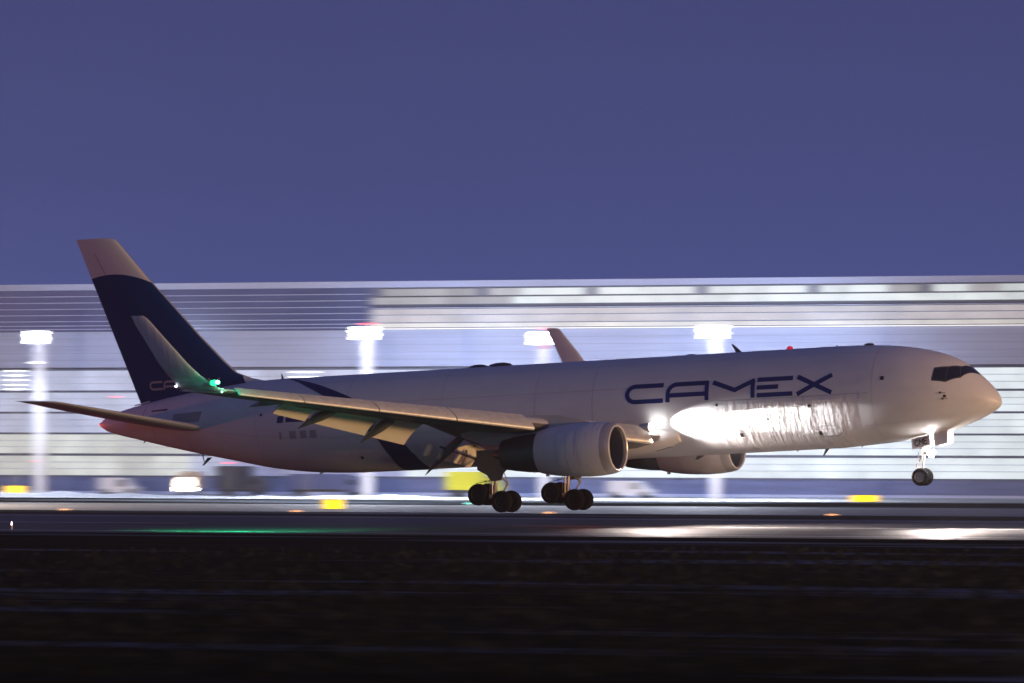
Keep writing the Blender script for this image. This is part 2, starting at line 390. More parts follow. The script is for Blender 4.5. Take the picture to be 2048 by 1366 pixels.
# registration block partly behind the flap, four plugged windows, small ports and dark vents
mb = MB()
for q in ([(-41.52, .22), (-41.12, .22), (-41.06, .60), (-41.46, .60)], [(-40.95, .24), (-40.6, .24), (-40.55, .60), (-40.9, .60)], [(-40.62, .24), (-39.2, .20), (-39.2, .34), (-40.58, .48)], [(-40.88, .36), (-40.5, .36), (-40.5, .42), (-40.88, .42)]):
    patch_quads(mb, [tuple((x, ang(x, z)) for x, z in q)], 1.0030 if q[0][0] != -40.88 else 1.0036)
mb.build('registration_mark', M['letterblue'], fuselage)
for x, w in ((-41.35, .14), (-40.55, .42), (-39.88, .40), (-39.25, .42)):
    mb = MB(); patch_quads(mb, [tuple((xx, ang(xx, z)) for xx, z in ((x - w/2, -.68), (x + w/2, -.68), (x + w/2, -.26), (x - w/2, -.26)))], 1.0030)
    mb.build('window_plug', M['faint'], fuselage)  # plug shadows put into the grey colour
for x in [-16.3 + .92 * k for k in range(11)]:
    for sd in (1, -1):
        mb = MB(); patch_quads(mb, [tuple((xx, sd * ang(xx, z)) for xx, z in ((x, .56), (x + .26, .56), (x + .26, .92), (x, .92)))], 1.0018)
        mb.build('window_plug', M['paint'], fuselage)
for x, z, r in ((-15.15, -.11, .07), (-9.86, -.43, .09), (-14.02, -1.76, .10), (-9.53, -1.87, .10), (-5.71, .83, .10), (-2.64, -.09, .055), (-2.54, -.41, .05), (-2.43, -.28, .07), (-42.55, .72, .07), (-12.3, -1.0, .05), (-11.3, -.98, .05), (-36.6, -1.9, .08)):
    mb = MB(); patch_quads(mb, [tuple((xx, ang(xx, zz)) for xx, zz in ((x - r, z - r), (x + r, z - r), (x + r, z + r), (x - r, z + r)))], 1.0032, .05)
    mb.build('port', M['black'], fuselage)
# cargo door outline and panel joints as thin raised seams
def seam(pts, w=.018, m='faint', k=1.0026, name='panel_seam'):
    mb = MB()
    for i in range(len(pts) - 1):
        (x0, z0), (x1, z1) = pts[i], pts[i+1]
        d = math.hypot(x1-x0, z1-z0); nx_, nz_ = -(z1-z0)/d*w, (x1-x0)/d*w
        patch_quads(mb, [((x0-nx_, ang(x0, z0-nz_)), (x1-nx_, ang(x1, z1-nz_)), (x1+nx_, ang(x1, z1+nz_)), (x0+nx_, ang(x0, z0+nz_)))], k, .15)
    mb.build(name, M[m], fuselage)
seam([(-13.35, -2.0), (-13.55, -.42), (-10.4, -.42), (-10.35, -.42)], .02)
seam([(-10.2, -2.1), (-10.2, .1)], .015)
seam([(-16.4, -2.3), (-16.55, -1.6), (-16.4, -1.0)], .05, 'paint', 1.004, 'scoop_lip')
seam([(-9.6, -2.05), (-8.6, -2.05), (-8.2, -1.8), (-8.6, -1.5), (-9.4, -1.5), (-9.6, -2.05)], .02)
seam([(-15.9, .1), (-6.5, .1)], .012)
seam([(-6.9, -.2), (-6.9, .2)], .07, 'paint', 1.006, 'door_handle_recess')
seam([(-50.4, 1.55), (-50.6, 1.0), (-50.3, .6)], .03)

def ring_seam(x, a0, a1, sd=1):
    mb = MB(); patch_quads(mb, [((x - .011, sd * a0), (x + .011, sd * a0), (x + .011, sd * a1), (x - .011, sd * a1))], 1.0014, .25); mb.build('skin_joint', M['joint'], fuselage, smooth=True)
for sd in (1, -1):
    for x in (-6.3, -22.4, -25.8, -31.4, -37.2, -42.9, -47.6, -49.9): ring_seam(x, .15, 2.7, sd)
    for x0, x1, a in ((-43, -17, 1.18), (-47, -20, 1.85), (-40, -6, .55), (-15.8, -4.6, 2.25)):
        mb = MB(); patch_quads(mb, [((x0, sd * (a - .004)), (x1, sd * (a - .004)), (x1, sd * (a + .004)), (x0, sd * (a + .004)))], 1.0012, .5); mb.build('skin_joint', M['joint'], fuselage, smooth=True)
# ---- cockpit windows
def window(quadlist, name='cockpit_window'):
    mb = MB(); patch_quads(mb, quadlist, 1.0035, .06); return mb.build(name, M['glass'], fuselage, smooth=True)
for sd in (1, -1):
    def w(pts): return [tuple((x, sd * a) for x, a in pts)]
    A1 = [(-3.04, ang(-3.04, .62)), (-2.40, ang(-2.40, .52)), (-2.40, ang(-2.40, 1.22)), (-2.98, ang(-2.98, 1.17))]
    A2 = [(-2.36, ang(-2.36, .52)), (-1.74, ang(-1.74, .70)), (-1.86, ang(-1.86, 1.20)), (-2.36, ang(-2.36, 1.22))]
    A3 = [(-1.70, ang(-1.70, .70)), (-1.16, .05), (-1.60, .05), (-1.82, ang(-1.82, 1.17))]
    for A in (A1, A2, A3): window(w(A))
    mb = MB()
    patch_quads(mb, w([(-3.10, ang(-3.1, .56)), (-2.38, ang(-2.38, .45)), (-2.38, ang(-2.38, 1.28)), (-3.04, ang(-3.04, 1.24))]) + w([(-2.38, ang(-2.38, .45)), (-1.70, ang(-1.70, .64)), (-1.84, ang(-1.84, 1.26)), (-2.38, ang(-2.38, 1.28))]) + w([(-1.70, ang(-1.70, .64)), (-1.08, .0), (-1.64, .0), (-1.84, ang(-1.84, 1.26))]), 1.0015, .06)
    mb.build('window_surround', M['darkgrey'], fuselage, smooth=True)
mb = MB()
mb.add([P(-2.0, -.7, .85), P(-1.95, -.8, .85), P(-1.95, -.8, 1.05), P(-2.0, -.7, 1.05)], [(0, 1, 2, 3)])

# ---- airfoil surfaces
FOIL = [(0, 0), (.012, .30), (.05, .62), (.12, .86), (.25, 1.0), (.42, .95), (.62, .70), (.82, .34), (1, .02)]
def section(le, te, th, up=(0, 0, 1), camber=0.0):
    le, te, up = Vector(le), Vector(te), Vector(up); c = te - le; n = (up - c * (up.dot(c) / c.length_squared)).normalized()
    pts = [le + c * u + n * (th * .5 * v + camber * math.sin(PI * u)) for u, v in FOIL]
    pts += [le + c * u + n * (-th * .5 * v + camber * math.sin(PI * u)) for u, v in FOIL[-1:0:-1]]
    return pts
def surface(name, secs, m, parent, mif=None, smooth=True):
    o = MB().loft([section(*s) for s in secs], mif=mif).build(name, m, parent, smooth=smooth, sharp=50); return fixnormals(o)
def mirror(o, parent):
    # a mirrored twin for the left side
    me = o.data.copy()
    for v in me.vertices: v.co.y = -v.co.y
    me.flip_normals()
    c = bpy.data.objects.new(o.name.split('.')[0], me); COL.objects.link(c); c.parent = parent
    return c
def zc(y): return -1.6 + (abs(y) - 2.5) * (3.15 / 21.3)
def LEx(y): return -18.3 - (abs(y) - 2.5) * .709
def TEx(y): y = abs(y); return -29.5 if y < 8.5 else -29.5 - (y - 8.5) * .425
def TEz(y): y = abs(y); return -.32 + .132 * (y - 9) if y > 9 else zc(y) + .12 + .2 * min(1, max(0, (y - 3) / 6))
wing_secs = []
for y in (-1.5, -2.6, -4.5, -6.5, -8.5, -11, -14, -17, -20, -22.4, -23.8):
    ch = LEx(y) - TEx(y)
    wing_secs.append((P(LEx(y) - .15, y, zc(y)), P(TEx(y), y, TEz(y)), ch * (.13 if y > -9 else .10)))
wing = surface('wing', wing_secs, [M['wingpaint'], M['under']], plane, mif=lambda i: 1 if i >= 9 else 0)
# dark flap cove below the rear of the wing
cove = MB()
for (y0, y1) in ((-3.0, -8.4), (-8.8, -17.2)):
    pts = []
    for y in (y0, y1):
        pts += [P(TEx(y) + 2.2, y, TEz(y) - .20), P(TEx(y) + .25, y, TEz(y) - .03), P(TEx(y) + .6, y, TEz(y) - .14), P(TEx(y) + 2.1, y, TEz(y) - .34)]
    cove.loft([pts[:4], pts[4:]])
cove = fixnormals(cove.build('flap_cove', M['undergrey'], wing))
# leading-edge slats, drooped
def slat(y0, y1, n=6):
    secs = []
    for i in range(n + 1):
        y = y0 + (y1 - y0) * i / n; k = .98 - (abs(y) - 8) * .035
        le = Vector(P(LEx(y) + .42 * k, y, zc(y) - .50 * k)); te = Vector(P(LEx(y) - .30 * k, y, zc(y) + .42 * k))
        secs.append((le, te, .30 * k, (1, 0, .6), .02))
    return surface('slat', secs, M['slat'], wing)
slats = [slat(-3.5, -6.6, 2), slat(-9.3, -13.0), slat(-13.05, -16.7), slat(-16.75, -20.2), slat(-20.25, -23.2)]
# blended winglet
wl = [((-33.3, -23.7, 1.50), (-36.0, -23.7, 1.72), .26, (0, 0, 1)), ((-33.5, -24.15, 1.62), (-35.95, -24.1, 1.86), .24, (0, -.3, 1)), ((-33.75, -24.5, 1.92), (-35.95, -24.42, 2.12), .22, (0, -.7, .8)),
      ((-34.23, -24.75, 2.32), (-36.14, -24.72, 2.42), .18, (0, -1, .4)), ((-34.82, -24.98, 2.96), (-36.48, -24.96, 3.02), .15, (0, -1, .25)), ((-35.8, -25.2, 4.15), (-37.05, -25.2, 4.15), .11, (0, -1, .12)),
      ((-36.62, -25.33, 5.12), (-37.58, -25.33, 5.10), .08, (0, -1, .1)), ((-36.86, -25.38, 5.40), (-37.68, -25.38, 5.38), .06, (0, -1, .1)), ((-37.08, -25.40, 5.54), (-37.77, -25.40, 5.57), .03, (0, -1, .1))]
winglet = surface('winglet', [(P(*a), P(*b_), t, u) for a, b_, t, u in wl], M['paint'], plane)
# flaps: outboard in three panels between the fairings, inboard double slotted
def flap(y0, y1, dx0, dz0, dx1, dz1, th, name='flap', n=3, bulge=.06):
    secs = []
    for i in range(n + 1):
        y = y0 + (y1 - y0) * i / n
        secs.append((P(TEx(y) + dx0, y, TEz(y) + dz0), P(TEx(y) + dx1, y, TEz(y) + dz1), th, (-.5, 0, 1), bulge))
    return surface(name, secs, M['flap'], wing)
def flap_out(y0, y1, n=3):
    secs = []
    for i in range(n + 1):
        y = y0 + (y1 - y0) * i / n; e_ = abs(y) - 9
        secs.append((P(TEx(y) + .55, y, -.18 + .132 * e_), P(TEx(y) - .90 + .05 * e_, y, -1.45 + .209 * e_), .14, (-1, 0, .6), .16))
    return surface('flap', secs, M['flap'], wing)
flaps = [flap_out(-8.9, -11.35), flap_out(-11.55, -15.3), flap_out(-15.5, -17.6)]
def plate(pts, th=.09, name='flap'):
    pts = [Vector(P(*p)) for p in pts]; n_ = (pts[1] - pts[0]).cross(pts[3] - pts[0]).normalized() * th
    mid = [(pts[0] + pts[3]) / 2, (pts[1] + pts[2]) / 2]
    if n_.y < 0: n_ = -n_
    return fixnormals(MB().loft([pts, [p + n_ for p in pts]]).build(name, M['flap'], wing))
flaps += [plate([(-29.02, -6.0, -1.75), (-28.95, -3.6, -1.48), (-28.55, -3.1, -1.83), (-29.12, -3.1, -2.24)]),
          plate([(-29.15, -7.3, -1.84), (-29.02, -5.8, -1.96), (-29.35, -5.8, -2.48), (-29.40, -7.3, -2.32)]),
          plate([(-29.03, -5.4, -2.07), (-29.15, -3.2, -2.38), (-29.45, -3.2, -2.79), (-29.38, -5.4, -2.50)]),
          plate([(-29.42, -8.3, -1.51), (-29.38, -7.5, -1.59), (-29.68, -7.5, -2.18), (-29.72, -8.3, -2.07)])]
# flap track fairings
def fairing(y, x0, z0, x1, z1, w, d, name='flap_track_fairing', m='wingpaint'):
    loops = []
    for u, s_ in ((0, .05), (.08, .5), (.22, .85), (.4, 1), (.6, .85), (.8, .5), (.93, .22), (1, .03)):
        cx, cz = x0 + (x1 - x0) * u, z0 + (z1 - z0) * u + .12 * math.sin(PI * u)
        loops.append([P(cx, y + w * .5 * s_ * math.cos(2*PI*i/12), cz + d * .5 * s_ * math.sin(2*PI*i/12)) for i in range(12)])
    return fixnormals(MB().loft(loops).build(name, M[m], wing, smooth=True, sharp=60))
fairs = [fairing(-15.4, -31.2, .32, -33.55, -.45, .34, .50, m='undergrey'), fairing(-11.45, -29.7, -.12, -31.9, -1.30, .38, .60, m='undergrey'), fairing(-6.9, -27.7, -.95, -30.38, -3.12, .40, .62, m='undergrey'), fairing(-18.9, -32.6, .85, -34.6, .72, .24, .35)]  # first three take a darker grey that carries their shadow
rod = MB().tube(P(-29.06, -7.6, -1.66), P(-29.11, -3.0, -2.34), .06).build('flap_torque_rod', M['darkgrey'], wing)
flaps_l = [rod]
# left side twins
wing_l = mirror(wing, plane)
mirror(cove, wing_l)
for o in slats + flaps + fairs: mirror(o, wing_l)
mirror(winglet, plane)

# ---- wing root fairing and landing-light housing
loops = []
for x, w_, zt, zb in ((-17.6, 2.20, -1.3, -2.0), (-18.3, 2.50, -1.15, -2.2), (-19.4, 2.72, -.95, -2.45), (-22, 2.98, -.75, -2.72), (-26.5, 2.9, -.95, -2.74), (-28.5, 2.6, -1.1, -2.70), (-30, 2.3, -1.4, -2.5), (-31, 2.0, -1.6, -2.3)):
    L = []
    for i in range(28):
        a = 2 * PI * i / 28; ca, sa = math.cos(a), math.sin(a)
        L.append(P(x, w_ * (abs(sa) ** .55) * (1 if sa > 0 else -1), (zt + zb) / 2 + (zt - zb) / 2 * (abs(ca) ** .55) * (1 if ca > 0 else -1)))
    loops.append(L)
fixnormals(MB().loft(loops).build('wing_body_fairing', M['paint'], plane, smooth=True, sharp=60))

# ---- fin: navy with white cap, bare leading edge
fin_s = []
for z, le, te in ((1.0, -42.4, -50.8), (1.9, -42.7, -51.15), (2.5, -42.9, -51.38), (2.66, -43.28, -51.45), (2.85, -44.1, -51.52), (3.19, -44.96, -51.65), (3.87, -45.71, -51.92), (5.39, -47.2, -52.52), (7.68, -49.29, -53.41), (8.74, -50.28, -53.83), (10.3, -51.62, -54.43), (10.85, -52.08, -54.65), (11.02, -52.28, -54.71), (11.13, -52.75, -54.76)):
    fin_s.append((z, le, te))
def fin_th(z): return .85 - (z - 2) * .066
m = bpy.data.materials.new('fin_paint'); m.use_nodes = True; t = m.node_tree; bs = t.nodes['Principled BSDF']
c_ = N(t, 'ShaderNodeTexCoord'); sp = N(t, 'ShaderNodeSeparateXYZ'); t.links.new(c_.outputs['Object'], sp.inputs[0])
ax = N(t, 'ShaderNodeMath', operation='ADD', in_1=22.55); pw = N(t, 'ShaderNodeMath', operation='POWER', in_1=2.0); sc_ = N(t, 'ShaderNodeMath', operation='MULTIPLY_ADD', in_1=-.095, in_2=9.06)
gt = N(t, 'ShaderNodeMath', operation='GREATER_THAN')
ab = N(t, 'ShaderNodeMath', operation='ABSOLUTE')
mixc = N(t, 'ShaderNodeMixRGB', in_1=(.003, .026, .130, 1), in_2=(.62, .60, .60, 1))
t.links.new(sp.outputs[0], ax.inputs[0]); t.links.new(ax.outputs[0], ab.inputs[0]); t.links.new(ab.outputs[0], pw.inputs[0]); t.links.new(pw.outputs[0], sc_.inputs[0])
t.links.new(sp.outputs[2], gt.inputs[0]); t.links.new(sc_.outputs[0], gt.inputs[1]); t.links.new(gt.outputs[0], mixc.inputs[0]); t.links.new(mixc.outputs[0], bs.inputs['Base Color'])
bs.inputs['Roughness'].default_value = .55; bs.inputs['Specular IOR Level'].default_value = .08
M['fin'] = m
loops = [section(P(le, 0, z), P(te, 0, z), max(.1, fin_th(z)), (0, 1, 0)) for z, le, te in fin_s]
nf = len(loops[0])
fin = fixnormals(MB().loft(loops, mif=lambda i: 1 if i in (0, nf - 1) else 0).build('tail_fin', [M['fin'], M['tailbare']], plane, smooth=True, sharp=50))
# rudder line: a recessed seam strip each side
for sd in (-1, 1):
    mb = MB(); pts = []
    for z, le, te in fin_s[3:11]:
        u = .70; x = le + (te - le) * u; y = sd * (fin_th(z) * .5 * .555 + .006); pts += [P(x - .012, y, z), P(x + .012, y, z)]
    mb.add(pts, [(2*i, 2*i+1, 2*i+3, 2*i+2) for i in range(len(pts)//2 - 1)]); mb.build('rudder_seam', M['black'], fin)
# small CAMEX lettering on the fin
def fin_text(sd):
    sc = .475; x0 = -50.42; z0 = 2.47
    for ch in 'CAMEX':
        mb = MB()
        for k, st in enumerate(LET[ch]):
            for q in ribbon(st, T * 1.05):
                vs = []
                for u, z in q:
                    uu = (u + OFF[ch] + 20.45) * sc * .81; x = x0 + uu if sd == -1 else x0 + 12.0 * sc * .81 - uu
                    zz = z0 + z * sc
                    le = -43.1 - max(0, zz - 2.5) * 2.2; te = -51.38 - (zz - 2.5) * .39; uf = (x - le) / (te - le)
                    f = 0
                    for (u0, v0), (u1, v1) in zip(FOIL, FOIL[1:]):
                        if u0 <= uf <= u1: f = v0 + (v1 - v0) * (uf - u0) / (u1 - u0)
                    vs.append(P(x, sd * (fin_th(zz) * .5 * f + .035 + .004 * k), zz))
                mb.add(vs, [(0, 1, 2, 3)])
        mb.build('letter', M['greytext'], fin)
fin_text(-1); fin_text(1)

# ---- tailplane
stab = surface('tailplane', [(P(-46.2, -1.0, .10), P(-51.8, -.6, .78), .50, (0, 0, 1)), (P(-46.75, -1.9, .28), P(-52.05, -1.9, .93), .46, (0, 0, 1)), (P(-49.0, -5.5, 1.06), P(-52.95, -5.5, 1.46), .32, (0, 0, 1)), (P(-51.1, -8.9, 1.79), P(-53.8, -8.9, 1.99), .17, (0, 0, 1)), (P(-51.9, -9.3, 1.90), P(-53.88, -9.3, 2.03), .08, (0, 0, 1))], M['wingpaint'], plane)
mirror(stab, plane)
mb = MB(); patch_quads(mb, [tuple((x, ang(x, z)) for x, z in ((-48.6, .55), (-46.7, .55), (-46.5, 1.12), (-48.4, 1.05)))], 1.006, .3); mb.build('tailplane_seal_plate', M['tailbare'], fuselage)
mb = MB(); patch_quads(mb, [tuple((x, ang(x, z)) for x, z in ((-50.0, 1.25), (-48.9, 1.28), (-48.9, 1.38), (-50.0, 1.33)))], 1.006, .3); mb.build('tailplane_seal_plate', M['darkgrey'], fuselage)
# bright line of the auxiliary exhaust rim under the fin
mb = MB().tube(P(-51.35, -.25, 1.68), P(-50.4, -.25, 1.86), .035); mb.build('fin_root_strip', mat('pale_strip', (.8, .8, .82), .3, emit=(.8, .82, 1), es=0.0), plane)

# ---- engines
def engine(side):
    yc = -7.92 * side; zc_ = -2.20
    e_ = bpy.data.objects.new('engine', None); link(e_, plane); e_.location = P(-18.52, yc, zc_); e_.scale = (.86, 1, 1)
    def tilt(pts): return pts
    n = 56
    # nacelle: outer cowl
    mb = MB().rev([(-.62, 1.372), (-1.2, 1.425), (-2.0, 1.44), (-3.0, 1.41), (-4.0, 1.33), (-4.7, 1.235), (-5.15, 1.15), (-5.16, 1.10), (-4.4, 1.12)], n=n)
    fixnormals(mb.build('fan_cowl', M['paint'], e_, smooth=True, sharp=50))
    mb = MB().rev([(-.615, 1.3745), (-.35, 1.335), (-.15, 1.28), (-.05, 1.235)], n=n, mi=0)
    mb.rev([(-.05, 1.235), (0, 1.195), (-.01, 1.16), (-.06, 1.13)], n=n, mi=1)
    mb.rev([(-.06, 1.13), (-.25, 1.10)], n=n, mi=0)
    fixnormals(mb.build('inlet_lip', [M['lip'], M['liprim']], e_, smooth=True, sharp=50))
    mb = MB().rev([(-.25, 1.099), (-.6, 1.11), (-1.3, 1.18)], n=n)
    mb.build('inlet_duct', M['duct'], e_, smooth=True)
    f = MB()
    for k in range(38):
        a = 2 * PI * k / 38; pts = []
        for r in (.38, .75, 1.15):
            tw = .25 + .5 * (r / 1.15); w_ = .08
            for s_ in (-1, 1):
                aa = a + s_ * w_ * .9 / r * math.sin(tw)
                pts.append((-1.25 + s_ * w_ * math.cos(tw), r * math.cos(aa), r * math.sin(aa)))
        f.add(pts, [(0, 1, 3, 2), (2, 3, 5, 4)])
    f.rev([(-1.42, .02), (-1.42, 1.17)], n=32)
    f.build('fan', M['core'], e_)
    MB().rev([(-.72, .01), (-.80, .13), (-1.0, .26), (-1.22, .36), (-1.3, .38)], n=24).build('spinner', M['darkgrey'], e_, smooth=True)
    mb = MB().rev([(-4.3, 1.04), (-5.2, 1.05), (-6.1, 1.00), (-7.0, .90), (-7.7, .78), (-7.72, .74), (-7.2, .6)], n=40, c=(0, 0, -.05)); fixnormals(mb.build('core_cowl', M['core'], e_, smooth=True, sharp=50))
    mb = MB().rev([(-7.2, .5), (-7.8, .36), (-8.4, .15), (-8.6, .02)], n=24, c=(0, 0, -.05)); mb.build('exhaust_plug', M['core'], e_, smooth=True)
    for xx in (-2.05, -3.55):
        MB().rev([(xx - .012, 1.4415 if xx > -3 else 1.3775), (xx + .012, 1.4415 if xx > -3 else 1.3795)], n=56).build('cowl_joint', M['joint'], e_, smooth=True)
    # strake on the inboard side of the cowl
    mb = MB().add([(-2.2, .9 * side, 1.10), (-3.3, .9 * side, 1.05), (-3.3, 1.12 * side, 1.32), (-2.6, 1.05 * side, 1.24), (-2.2, .93 * side, 1.10), (-3.3, .93 * side, 1.05), (-3.3, 1.15 * side, 1.32), (-2.6, 1.08 * side, 1.24)], [(0, 1, 2, 3), (7, 6, 5, 4), (0, 3, 7, 4), (1, 5, 6, 2), (2, 6, 7, 3), (0, 4, 5, 1)])
    mb.build('strake', M['paint'], e_)
    # pylon
    loops = []
    for x, zt, zb, w_ in ((-1.9, 1.46, 1.2, .06), (-2.6, 1.62, 1.2, .22), (-3.8, 1.86, .95, .30), (-5.4, 1.95, .55, .32), (-7.2, 1.75, .3, .30), (-9.2, 1.35, .55, .22), (-10.6, 1.2, 1.0, .06)):
        loops.append([(x, -w_/2, zb), (x, w_/2, zb), (x, w_/2, zt), (x, -w_/2, zt)])
    pm = MB()
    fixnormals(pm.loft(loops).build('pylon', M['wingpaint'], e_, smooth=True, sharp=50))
    mb = MB().box(-4.95, -4.75, -.05, .05, -1.32, -1.20); mb.build('drain_mast', M['paint'], e_)
    for x in (-4.3, -2.15, -2.0):
        mb = MB().box(x - .03, x + .03, -side * 1.41 - (.02 if side > 0 else 0), -side * 1.41 + (0.02 if side < 0 else 0), -.03, .03)
        mb.build('latch', M['gear'], e_)
engine(1); engine(-1)

# ---- wheels
def wheel_mesh(R, w, hub='hub'):
    t_ = MB().rev([(-w*.5, R*.58), (-w*.52, R*.72), (-w*.46, R*.88), (-w*.32, R*.975), (-w*.12, R), (w*.12, R), (w*.32, R*.975), (w*.46, R*.88), (w*.52, R*.72), (w*.5, R*.58)], axis='y', n=36)
    h_ = MB().rev([(-w*.30, .01), (-w*.30, R*.18), (-w*.42, R*.22), (-w*.42, R*.30), (-w*.26, R*.36), (-w*.26, R*.50), (-w*.5, R*.58), (w*.5, R*.58), (w*.26, R*.50), (w*.26, R*.36), (w*.42, R*.30), (w*.42, R*.22), (w*.30, R*.18), (w*.30, .01)], axis='y', n=24)
    return t_.mesh('tyre', M['rubber'], True, 50), h_.mesh('rim', M[hub], True, 40)
mw = wheel_mesh(.585, .42); nw = wheel_mesh(.47, .30, 'nosehub')
def put_wheel(parent, loc, meshes):
    e_ = bpy.data.objects.new('wheel', None); e_.location = loc; link(e_, parent)
    for n_, me in zip(('tyre', 'rim'), meshes): link(bpy.data.objects.new(n_, me), e_)
# thing > part > sub-part only: a wheel is a part of the airliner with tyre and rim below it
for sd in (1, -1):
    y = -4.65 * sd
    for ax_, az in ((-28.07, -4.27), (-26.70, -4.70)):
        for dy in (-.57, .57): put_wheel(plane, P(ax_, y + dy, az), mw)
    g = MB()
    g.tube(P(-28.07, y, -4.27), P(-26.70, y, -4.70), .13)
    for ax_, az in ((-28.07, -4.27), (-26.70, -4.70)): g.tube(P(ax_, y - .6, az), P(ax_, y + .6, az), .075)
    g.build('bogie_beam', M['gear'], plane, smooth=True)
    MB().tube(P(-27.36, y, -4.45), P(-27.25, y, -3.2), .10, n=14).tube(P(-27.27, y, -3.35), P(-27.1, y, -1.9), .17, n=14).build('gear_strut', M['gear'], plane, smooth=True)
    # linkages, torque links, hoses and the tilt actuator
    g = MB()
    g.tube(P(-27.0, y, -3.35), P(-26.55, y, -3.75), .045).tube(P(-26.55, y, -3.75), P(-27.05, y, -4.4), .045)
    g.tube(P(-26.75, y - .1, -3.1), P(-26.55, y - .1, -3.6), .025).tube(P(-26.55, y - .1, -3.6), P(-26.9, y - .1, -4.5), .025)
    g.tube(P(-27.4, y - .16, -3.2), P(-27.45, y - .16, -4.3), .035)
    g.tube(P(-27.55, y - .12, -3.1), P(-27.6, y - .12, -4.25), .02)
    g.build('torque_link', M['gear'], plane, smooth=True)
    g = MB()
    pa = [P(-27.35, y - .1, -3.5), P(-27.8, y - .2, -3.57), P(-28.3, y - .25, -3.66), P(-28.45, y - .25, -3.78), P(-28.3, y - .25, -3.9)]
    for a_, b_ in zip(pa, pa[1:]): g.tube(a_, b_, .018, n=6)
    g.box(*[v for v in (pa[1][0] - .04, pa[1][0] + .04, pa[1][1] - .03, pa[1][1] + .03, pa[1][2] - .04, pa[1][2] + .04)])
    g.build('hydraulic_line', M['darkgrey'], plane, smooth=True)
    MB().tube(P(-27.2, y, -3.1), P(-25.2, y + .4 * sd, -2.2), .07).tube(P(-27.1, y, -2.9), P(-27.0, y + 1.8 * sd, -2.1), .07).build('drag_brace', M['gear'], plane, smooth=True)
    # doors
    yo = y - .42 * sd
    dr = [P(-28.15, yo, -1.9), P(-26.0, yo, -1.9), P(-26.35, yo, -2.95), P(-26.62, yo, -3.2), P(-26.75, yo, -3.55), P(-27.35, yo, -3.60), P(-27.6, yo, -3.25), P(-28.15, yo, -2.95)]
    k = MB().loft([[(a_, b_, c__) for a_, b_, c__ in dr], [(a_, b_ + .05, c__) for a_, b_, c__ in dr]])
    fixnormals(k.build('gear_door', M['undergrey'], plane))
# nose gear
for dy in (-.31, .31): put_wheel(plane, P(-4.62, dy, -4.43), nw)
MB().tube(P(-4.62, 0, -4.43), P(-4.50, 0, -3.3), .055, n=12).tube(P(-4.52, 0, -3.55), P(-4.35, 0, -2.2), .095, n=12).build('gear_strut', M['gear'], plane, smooth=True)
MB().tube(P(-4.62, -.36, -4.43), P(-4.62, .36, -4.43), .06).tube(P(-4.62, 0, -3.4), P(-4.95, 0, -3.8), .035).tube(P(-4.95, 0, -3.8), P(-4.72, 0, -4.3), .035).tube(P(-4.75, -.05, -3.1), P(-4.82, -.1, -3.9), .02).build('torque_link', M['gear'], plane, smooth=True)
MB().tube(P(-4.45, 0, -2.9), P(-3.2, 0, -2.1), .055).tube(P(-4.5, 0, -3.2), P(-4.0, .1, -2.7), .04).build('drag_brace', M['gear'], plane, smooth=True)
g = MB().box(30-4.35, 30-4.10, -.42, .42, -3.28, -3.12); g.build('lamp_bracket', M['gear'], plane)
for dy in (-.34, .34, -.12, .12):
    zz = -3.15 if abs(dy) > .2 else -3.30
    l_ = MB().rev([(0, .12), (.10, .13)], n=18, c=P(-4.12, dy, zz), caps=True); l_.build('landing_lamp', M['whitelamp'], plane)
def door_plate(pts, th, m, name='gear_door'):
    k = MB().loft([pts, [(a_, b_ + th, c__) for a_, b_, c__ in pts]]); return fixnormals(k.build(name, M[m], plane))
nd = door_plate([P(-4.95, -.52, -2.40), P(-3.93, -.50, -2.22), P(-3.90, -.52, -2.78), P(-4.91, -.54, -2.97)], .04, 'paint')
door_plate([P(-4.95, .50, -2.40), P(-3.93, .50, -2.22), P(-3.90, .52, -2.78), P(-4.91, .54, -2.97)], -.04, 'paint')
door_plate([P(-3.72, -.46, -2.12), P(-2.9, -.42, -1.95), P(-2.95, -.46, -2.72), P(-3.66, -.48, -2.86)], .04, 'paint')
door_plate([P(-3.72, .46, -2.12), P(-2.9, .42, -1.95), P(-2.95, .46, -2.72), P(-3.66, .48, -2.86)], -.04, 'paint')
# CME on the nose gear door, block letters
def strokes(parent, defs, org, ux, uz, h, w, t_, m, name='letter'):
    for k, st_list in enumerate(defs):
        mb = MB()
        for j, st in enumerate(st_list):
            for q in ribbon([(a_ * w, b_ * h) for a_, b_ in st], t_):
                mb.add([Vector(org) + Vector(ux) * (k * w * 1.35 + u) + Vector(uz) * v + Vector((0, -.004 * j, 0)) for u, v in q], [(0, 1, 2, 3)])
        mb.build(name, m, parent)
strokes(nd, [[[(1, .85), (.7, 1), (.3, 1), (0, .75), (0, .25), (.3, 0), (.7, 0), (1, .15)]], [[(0, 0), (0, 1), (.5, .4), (1, 1), (1, 0)]], [[(1, 1), (0, 1), (0, 0), (1, 0)], [(0, .5), (.8, .5)]]],
        P(-4.74, -.56, -2.80), (1, 0, .18), (0, 0, 1), .30, .19, .026, M['black'])

